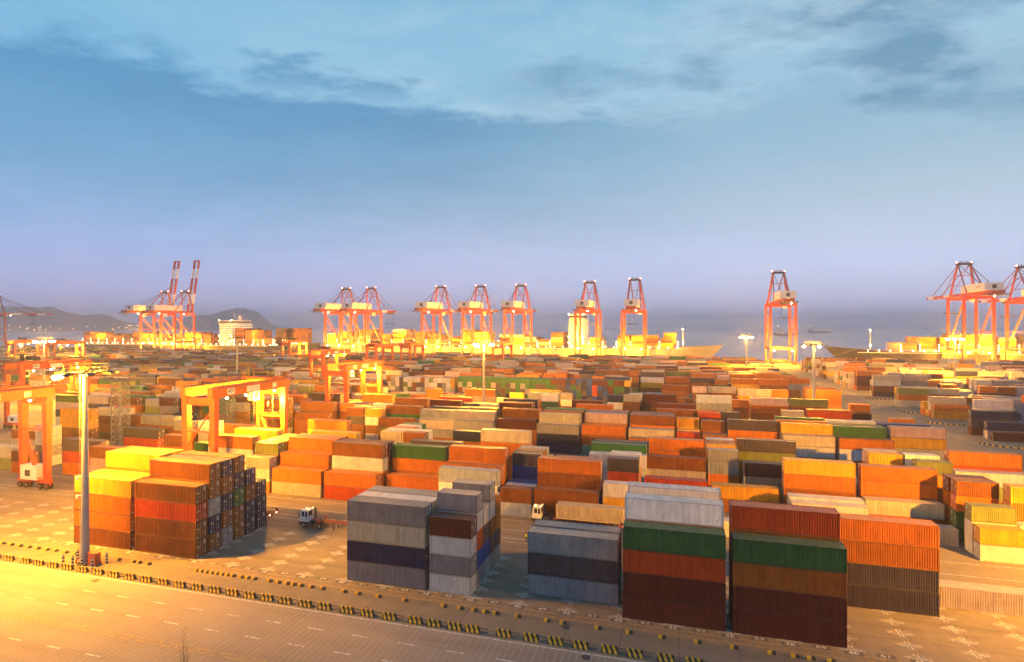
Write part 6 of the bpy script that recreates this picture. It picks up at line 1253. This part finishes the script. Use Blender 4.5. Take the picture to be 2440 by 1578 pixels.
for s in (0,1):
    m=MB(); m.box(-.72+s*.73,-.475,.3,-.02+s*.73,-.452,1.88); d=m.build('door',M['ora'],t); m=MB(); m.box(-.1+s*.12,-.5,1.05,-.06+s*.12,-.476,1.2); m.build('handle',M['steel'],d)
t=empty('fire_extinguisher',(-89.4,67.9,0),'small red fire extinguisher on the ground left of the front light mast','extinguisher')
m=MB(); m.cyl((0,0,0),(0,0,.55),.13,n=10); m.cyl((0,0,.55),(0,0,.64),.13,.05,10); m.build('cylinder',M['red'],t); m=MB(); m.box(-.04,-.1,.66,.04,.1,.74); m.cyl((0,0,.64),(0,0,.68),.03,n=6); m.build('valve',M['steel'],t)
for i,(x,y,l) in enumerate(((-80.7,64.1,'round manhole cover in the road edge right of the light mast'),(-9.9,64.26,'round dark manhole cover by the white line near the bottom edge'),(-13.2,70.0,'dark round cover beside a wheel stop between bays 50 and 51'))):
    m=MB(); m.cyl((0,0,0.006),(0,0,.02),.5,n=20); m.cyl((0,0,.02),(0,0,.025),.4,n=16); o=m.build('manhole_cover',M['steel'],None,(x,y,0)); tag(o,l,'manhole cover')
t=empty('dry_weed',(-50.9,50.4,0),'tall dry weed with bare stems at the bottom edge beside the road','weed')
r2=random.Random(3)
for k in range(9):
    m=MB(); p=Vector((r2.uniform(-.4,.4),r2.uniform(-.2,.2),0)); d=Vector((r2.uniform(-.25,.5),r2.uniform(-.1,.1),1)); 
    L=r2.uniform(2.8,4.4) if k<3 else r2.uniform(1.2,2.6)
    q=p
    for j in range(6):
        n_=q+d*L/6; m.cyl(q,n_,.022-.003*j,.019-.003*j,5)
        if j>1:
            for e in range(2): m.cyl(n_,n_+Vector((r2.uniform(-.25,.25),r2.uniform(-.15,.15),r2.uniform(.15,.45))),.009,.005,4)
        q=n_; d=(d+Vector((r2.uniform(-.08,.12),0,-.03))).normalized()
    m.build('stem',M['tail'],t)

# ------------------------------------------------------------------ terminal tractors
def wheel(par,x,y,r=.52,w=.3):
    m=MB(); m.cyl((x,y-w/2,r),(x,y+w/2,r),r,n=18); o=m.build('wheel',M['black'],par); m=MB(); m.cyl((x,y-w/2-.02,r),(x,y+w/2+.02,r),r*.5,n=10); m.build('rim',M['grey'],o)
def tractor(X,Y,label,amber=False,lamps=True):
    t=empty('terminal_tractor',(X,Y,0),label,'truck','white terminal tractors in the yard lanes')
    m=MB(); m.box(-.2,-.45,.62,5.2,-.2,.92); m.box(-.2,.2,.62,5.2,.45,.92); m.box(.3,-1.1,.55,2.6,1.1,1.05); m.box(2.2,-.8,.9,3.3,.8,1.35); m.box(3.4,-.55,.95,4.8,.55,1.18); m.box(-.25,-1.1,.45,.1,1.1,.95); m.build('chassis',M['steel'],t)
    cb=MB(); prof=[(0,1.05),(1.75,1.05),(1.75,2.0),(1.72,3.05),(.28,3.05),(.02,1.95)]
    cb.prism([(a,b) for a,b in prof],'y',-1.12,.55); c=cb.build('cab',M['cab'],t)
    m=MB(); m.box(.2,-1.16,3.05,1.8,.6,3.13); m.build('roof',M['cab'],c)
    m=MB(); m.add([(.035,-1.,2.0),(.035,.43,2.0),(.265,.43,2.95),(.265,-1.,2.95)],[(0,3,2,1)]); 
    for v in range(len(m.v)): m.v[v]=(m.v[v][0]-.02,)+m.v[v][1:]
    m.build('windscreen',M['glass'],c)
    m=MB(); m.quad((.5,-1.13,2.0),(1.05,-1.13,2.0),(1.05,-1.13,2.85),(.5,-1.13,2.85)); m.build('side_window',M['glass'],c)
    m=MB(); m.quad((1.2,-1.13,1.9),(1.62,-1.13,1.9),(1.62,-1.13,2.85),(1.2,-1.13,2.85)); m.build('side_window',M['glass'],c)
    m=MB(); m.quad((1.77,-.9,2.0),(1.77,.35,2.0),(1.74,.35,2.9),(1.74,-.9,2.9)); m.build('rear_window',M['glass'],c)
    m=MB(); m.box(.05,-1.5,1.9,.1,-1.25,2.5); m.beam((.1,-1.12,2.4),(.08,-1.4,2.4),.05); m.build('mirror',M['steel'],c)
    m=MB(); m.box(1.9,.65,1.0,2.2,1.0,3.0); m.cyl((2.05,.82,3.),(2.05,.82,3.3),.08,n=6); m.build('exhaust',M['steel'],t)
    m=MB(); m.box(-.28,-1.08,.5,-.25,1.08,.9); m.build('bumper',M['barrier'],t)
    for x in (.9,4.1):
        for y in (-1.0,1.0): wheel(t,x,y)
    m=MB(); m.cyl((.5,-.3,3.13),(.5,-.3,3.33),.1,n=8); m.build('beacon',M['amber'] if amber else M['red'],c)
    for y in (-.8,.4):
        m=MB(); m.box(1.6,y,3.13,1.75,y+.25,3.28); m.build('work_lamp',M['winlit'],c)
    return t
def trailer(X,Y,label):
    t=empty('container_trailer',(X,Y,0),label,'trailer','skeletal container trailers')
    m=MB()
    for y in (-.5,.34): m.box(0,y,1.05,12.4,y+.16,1.32)
    for x in (.1,2.4,4.8,7.2,9.6,12.2): m.box(x,-1.2,1.12,x+.2,1.2,1.3)
    for x in (.1,12.2):
        for y in (-1.3,1.1): m.box(x-.1,y,1.1,x+.35,y+.2,1.75)
    m.build('frame',M['chassis'],t)
    for y in (-.9,.75): m=MB(); m.box(3.0,y,.15,3.15,y+.15,1.05); m.box(2.9,y-.1,0.02,3.25,y+.25,.15); m.build('support_leg',M['steel'],t)
    for x in (9.6,10.9):
        for y in (-1.,1.): wheel(t,x,y,.5,.42)
    m=MB(); m.box(12.41,-1.1,.95,12.44,-.8,1.1); m.box(12.41,.8,.95,12.44,1.1,1.1); m.build('tail_lamp',M['beacon'],t)
    return t
tractor(-66.4,92.4,'white terminal tractor pulling an empty rust-red trailer out from behind the grey stack')
trailer(-62.6,92.4,'empty rust-red container trailer behind the white tractor')
trailer(-86.3,93.6,'trailer end sticking out to the right of the dark door-end stack')
tractor(-26.2,105.8,'white terminal tractor with an amber beacon carrying a beige container',amber=True)
trailer(-22.0,105.8,'trailer carrying the beige container behind the tractor with the amber beacon')
d=cmeshes(12.192,2.591,False,False); root=empty('shipping_container',(-21.6,104.6,1.36),'beige long container riding on a trailer behind the lilac-topped stack','container',CONT_GROUP)
tc=(.52,.44,.30,1.)
for nm in ('frame','roof','end_wall'): put_part(nm,d[nm],root,tc)
for me in d['side_wall']: put_part('side_wall',me,root,tc)
for me in d['door']: put_part('door',me,root,tc)
# ------------------------------------------------------------------ the dock worker in a yellow vest
def skin_person(loc,rz):
    import bmesh
    t=empty('person',loc,'person in a yellow safety vest and helmet standing by the end of a tall stack','person',None,rz)
    V=[(0,0,.95,.15),(0,0,1.2,.16),(0,0,1.42,.15),(0,0,1.53,.065),(0,.01,1.64,.10),(0,.01,1.74,.085),
       (.1,0,.9,.095),(.12,.02,.48,.065),(.13,0,.09,.05),(.13,-.14,.05,.045),(-.1,0,.9,.095),(-.12,-.06,.48,.065),(-.13,.04,.09,.05),(-.13,-.1,.05,.045),
       (.2,0,1.4,.06),(.27,.02,1.12,.045),(.29,-.1,.88,.035),(.29,-.14,.8,.03),(-.2,0,1.4,.06),(-.28,.02,1.12,.045),(-.27,-.12,.9,.035),(-.27,-.16,.82,.03)]
    Ed=[(0,1),(1,2),(2,3),(3,4),(4,5),(0,6),(6,7),(7,8),(8,9),(0,10),(10,11),(11,12),(12,13),(2,14),(14,15),(15,16),(16,17),(2,18),(18,19),(19,20),(20,21)]
    me=bpy.data.meshes.new('body'); me.from_pydata([v[:3] for v in V],Ed,[]); o=bpy.data.objects.new('body',me); COL.objects.link(o); o.parent=t
    sm=o.modifiers.new('s','SKIN')
    for i,v in enumerate(V): me.skin_vertices[0].data[i].radius=(v[3],v[3])
    me.skin_vertices[0].data[0].use_root=True
    o.modifiers.new('b','SUBSURF').levels=1; o.modifiers['b'].render_levels=1; me.materials.append(M['cloth'])
    m=MB(); prof=[]
    n=12
    for z,rx,ry in ((.92,.2,.15),(1.2,.2,.16),(1.46,.2,.13)): 
        for i in range(n): prof.append((rx*math.cos(2*PI*i/n),ry*math.sin(2*PI*i/n),z))
    m.add(prof,[(j*n+i,j*n+(i+1)%n,(j+1)*n+(i+1)%n,(j+1)*n+i) for j in range(2) for i in range(n)]); m.build('safety_vest',M['hiviz'],t)
    m=MB(); m.ball((0,.01,1.75),.135,0,10,6); m.build('helmet',M['red'],t)
    m=MB(); m.ball((0,-.045,1.65),.085,0,8,6); m.build('face',M['skin'],t)
skin_person((-24.9,95.5,.012),.4)

# ------------------------------------------------------------------ dusk sky
SUN_EL, SUN_AZ = R(-1.5), R(115)
w=bpy.data.worlds.new('World'); S.world=w; w.use_nodes=True; nt=w.node_tree; nt.nodes.clear()
out=nd(nt,'ShaderNodeOutputWorld'); bg=nd(nt,'ShaderNodeBackground')
vec=nd(nt,'ShaderNodeTexCoord').outputs['Generated']
rot=nd(nt,'ShaderNodeMapping',vector_type='POINT'); rot.inputs['Rotation'].default_value=(0,0,-TH); nt.links.new(vec,rot.inputs[0])  # x right, y ahead along the quay view
sx=nd(nt,'ShaderNodeSeparateXYZ'); nt.links.new(rot.outputs[0],sx.inputs[0])
el=sx.outputs[2]
def ramp(x,stops):
    r=nd(nt,'ShaderNodeValToRGB'); nt.links.new(x,r.inputs[0]); cr=r.color_ramp
    while len(cr.elements)<len(stops): cr.elements.new(.5)
    for e,(p,c) in zip(cr.elements,stops): e.position=p; e.color=c+(1,)
    return r.outputs[0]
def lin(h): return tuple(((int(h[i:i+2],16)/255+.055)/1.055)**2.4 if int(h[i:i+2],16)>10 else int(h[i:i+2],16)/3294 for i in (0,2,4))
L_=ramp(el,[(0,lin('b9b4de')),(.03,lin('a3abdc')),(.10,lin('8caadb')),(.19,lin('73a3cd')),(.30,lin('5c9fc8')),(.42,lin('62a4c7')),(.52,lin('4b93bd')),(1.,lin('3f7aa4'))])
R_=ramp(el,[(0,lin('d0d0ee')),(.03,lin('c0c8ec')),(.10,lin('b8c9e8')),(.19,lin('a6bed0')),(.30,lin('8db4c8')),(.42,lin('88b1c8')),(.52,lin('619cbe')),(1.,lin('3f7aa4'))])
side=remap(nt,sx.outputs[0],-.55,.6)
base=mixc(nt,side,L_,R_)
# cloud sheet seen in perspective: project the view ray on a plane overhead
den=mth(nt,'ADD',mth(nt,'MAXIMUM',el,0.),.09)
cx=nd(nt,'ShaderNodeCombineXYZ'); nt.links.new(mth(nt,'DIVIDE',sx.outputs[0],den),cx.inputs[0]); nt.links.new(mth(nt,'DIVIDE',sx.outputs[1],den),cx.inputs[1])
def shift(v,o):
    a=nd(nt,'ShaderNodeVectorMath',operation='ADD'); nt.links.new(v,a.inputs[0]); a.inputs[1].default_value=o; return a.outputs[0]
P=cx.outputs[0]
n1=noise(nt,shift(vscale(nt,P,(.62,.9,1)),(3.1,7.4,0)),1.,8,.6)
n2=noise(nt,shift(vscale(nt,P,(2.3,3.0,1)),(1.,2.,5.)),1.,10,.66)
n3=noise(nt,shift(vscale(nt,P,(.28,.35,1)),(8.3,1.7,2.)),1.,3,.5)
n4=noise(nt,shift(vscale(nt,P,(1.1,1.5,1)),(6.2,4.4,1.)),1.,9,.62)
xx=sx.outputs[0]
# a long bank of stratus crosses from the left, its upper edge lumpy and its underside dissolving
edge=mth(nt,'ADD',.338,mth(nt,'MULTIPLY',xx,-.03))
dist=mth(nt,'SUBTRACT',el,edge)
wob=mth(nt,'ADD',mth(nt,'MULTIPLY',mth(nt,'SUBTRACT',n1,.5),.16),mth(nt,'MULTIPLY',mth(nt,'SUBTRACT',n2,.5),.15))
dw=mth(nt,'ADD',dist,wob)
bank=mth(nt,'MULTIPLY',remap(nt,dw,.022,-.004),remap(nt,dw,-.24,-.015))
bank=mth(nt,'MULTIPLY',bank,remap(nt,xx,-.1,.35,1.,.3))
puffs=mth(nt,'MULTIPLY',remap(nt,n4,.60,.655),mth(nt,'MULTIPLY',remap(nt,el,.33,.37),remap(nt,el,.47,.41)))
puffs=mth(nt,'MULTIPLY',puffs,remap(nt,xx,.15,-.05))
# heavier broken cloud in the upper right
up=mth(nt,'ADD',mth(nt,'MULTIPLY',xx,.5),mth(nt,'SUBTRACT',el,.40))
patch=mth(nt,'MULTIPLY',remap(nt,mth(nt,'ADD',mth(nt,'ADD',n1,mth(nt,'MULTIPLY',n2,.35)),mth(nt,'MULTIPLY',up,.35)),.70,.80),remap(nt,mth(nt,'ADD',el,mth(nt,'MULTIPLY',xx,.08)),.27,.36))
patch=mth(nt,'MULTIPLY',patch,remap(nt,mth(nt,'ADD',xx,mth(nt,'MULTIPLY',mth(nt,'SUBTRACT',el,.4),.8)),-.12,.12))
dark=mth(nt,'MAXIMUM',mth(nt,'MULTIPLY',bank,.85),mth(nt,'MAXIMUM',mth(nt,'MULTIPLY',patch,.85),mth(nt,'MULTIPLY',puffs,.7)))
# pale wisps above and along the bank
wis=mth(nt,'MULTIPLY',remap(nt,mth(nt,'ADD',mth(nt,'MULTIPLY',n2,.6),mth(nt,'MULTIPLY',n4,.4)),.46,.64,0,.85),mth(nt,'MULTIPLY',remap(nt,dw,-.05,.03),remap(nt,xx,-.45,.05,.25,1.)))
wis=mth(nt,'MULTIPLY',wis,remap(nt,el,.62,.40))
c=mixc(nt,wis,base,mixc(nt,side,lin('9fc4d6'),lin('b9c8d2')))
veil=mth(nt,'MULTIPLY',remap(nt,n3,.42,.62,0,.18),remap(nt,el,.15,.35))
c=mixc(nt,veil,c,lin('9bbccb'))
c=mixc(nt,dark,c,mixc(nt,remap(nt,xx,-.3,.4),lin('3d82ae'),lin('4f83a4')))
sky=nd(nt,'ShaderNodeTexSky',sky_type='NISHITA'); sky.sun_disc=False; sky.sun_elevation=SUN_EL; sky.sun_rotation=SUN_AZ
add=nd(nt,'ShaderNodeMix',data_type='RGBA',blend_type='ADD'); add.inputs[0].default_value=.02; nt.links.new(c,add.inputs[6]); nt.links.new(sky.outputs[0],add.inputs[7])
nt.links.new(add.outputs[2],bg.inputs[0]); bg.inputs[1].default_value=1.0
nt.links.new(bg.outputs[0],out.inputs[0])
sl_=bpy.data.lights.new('sun','SUN'); sl_.energy=.04; sl_.angle=R(20); sl_.color=(1,.8,.7); so=bpy.data.objects.new('sun',sl_); COL.objects.link(so); so.rotation_euler=(R(80),0,R(-65))
# ------------------------------------------------------------------ evening haze over the harbour
hm=bpy.data.materials.new('haze_air'); hm.use_nodes=True; hn=hm.node_tree; hn.nodes.clear()
ho=nd(hn,'ShaderNodeOutputMaterial'); hv=nd(hn,'ShaderNodeVolumePrincipled'); hv.inputs['Color'].default_value=(.82,.87,1.0,1); hv.inputs['Density'].default_value=2.0e-4; hv.inputs['Anisotropy'].default_value=.25
hn.links.new(hv.outputs[0],ho.inputs['Volume'])
hb=MB().box(-13000,-700,-10.,13000,15000,230).build('haze',hm); hb['kind']='stuff'; hb['label']='thin evening haze over the harbour and the sea'

S.view_settings.view_transform='Standard'; S.view_settings.look='None'; S.view_settings.gamma=1; S.view_settings.exposure=.4; S.view_settings.use_curve_mapping=False
S.cycles.use_denoising=True; S.cycles.max_bounces=6; S.cycles.diffuse_bounces=3; S.cycles.glossy_bounces=2; S.cycles.transmission_bounces=2; S.cycles.volume_bounces=2; S.cycles.sample_clamp_indirect=6.; S.cycles.use_light_tree=True
S.cycles.caustics_reflective=False; S.cycles.caustics_refractive=False
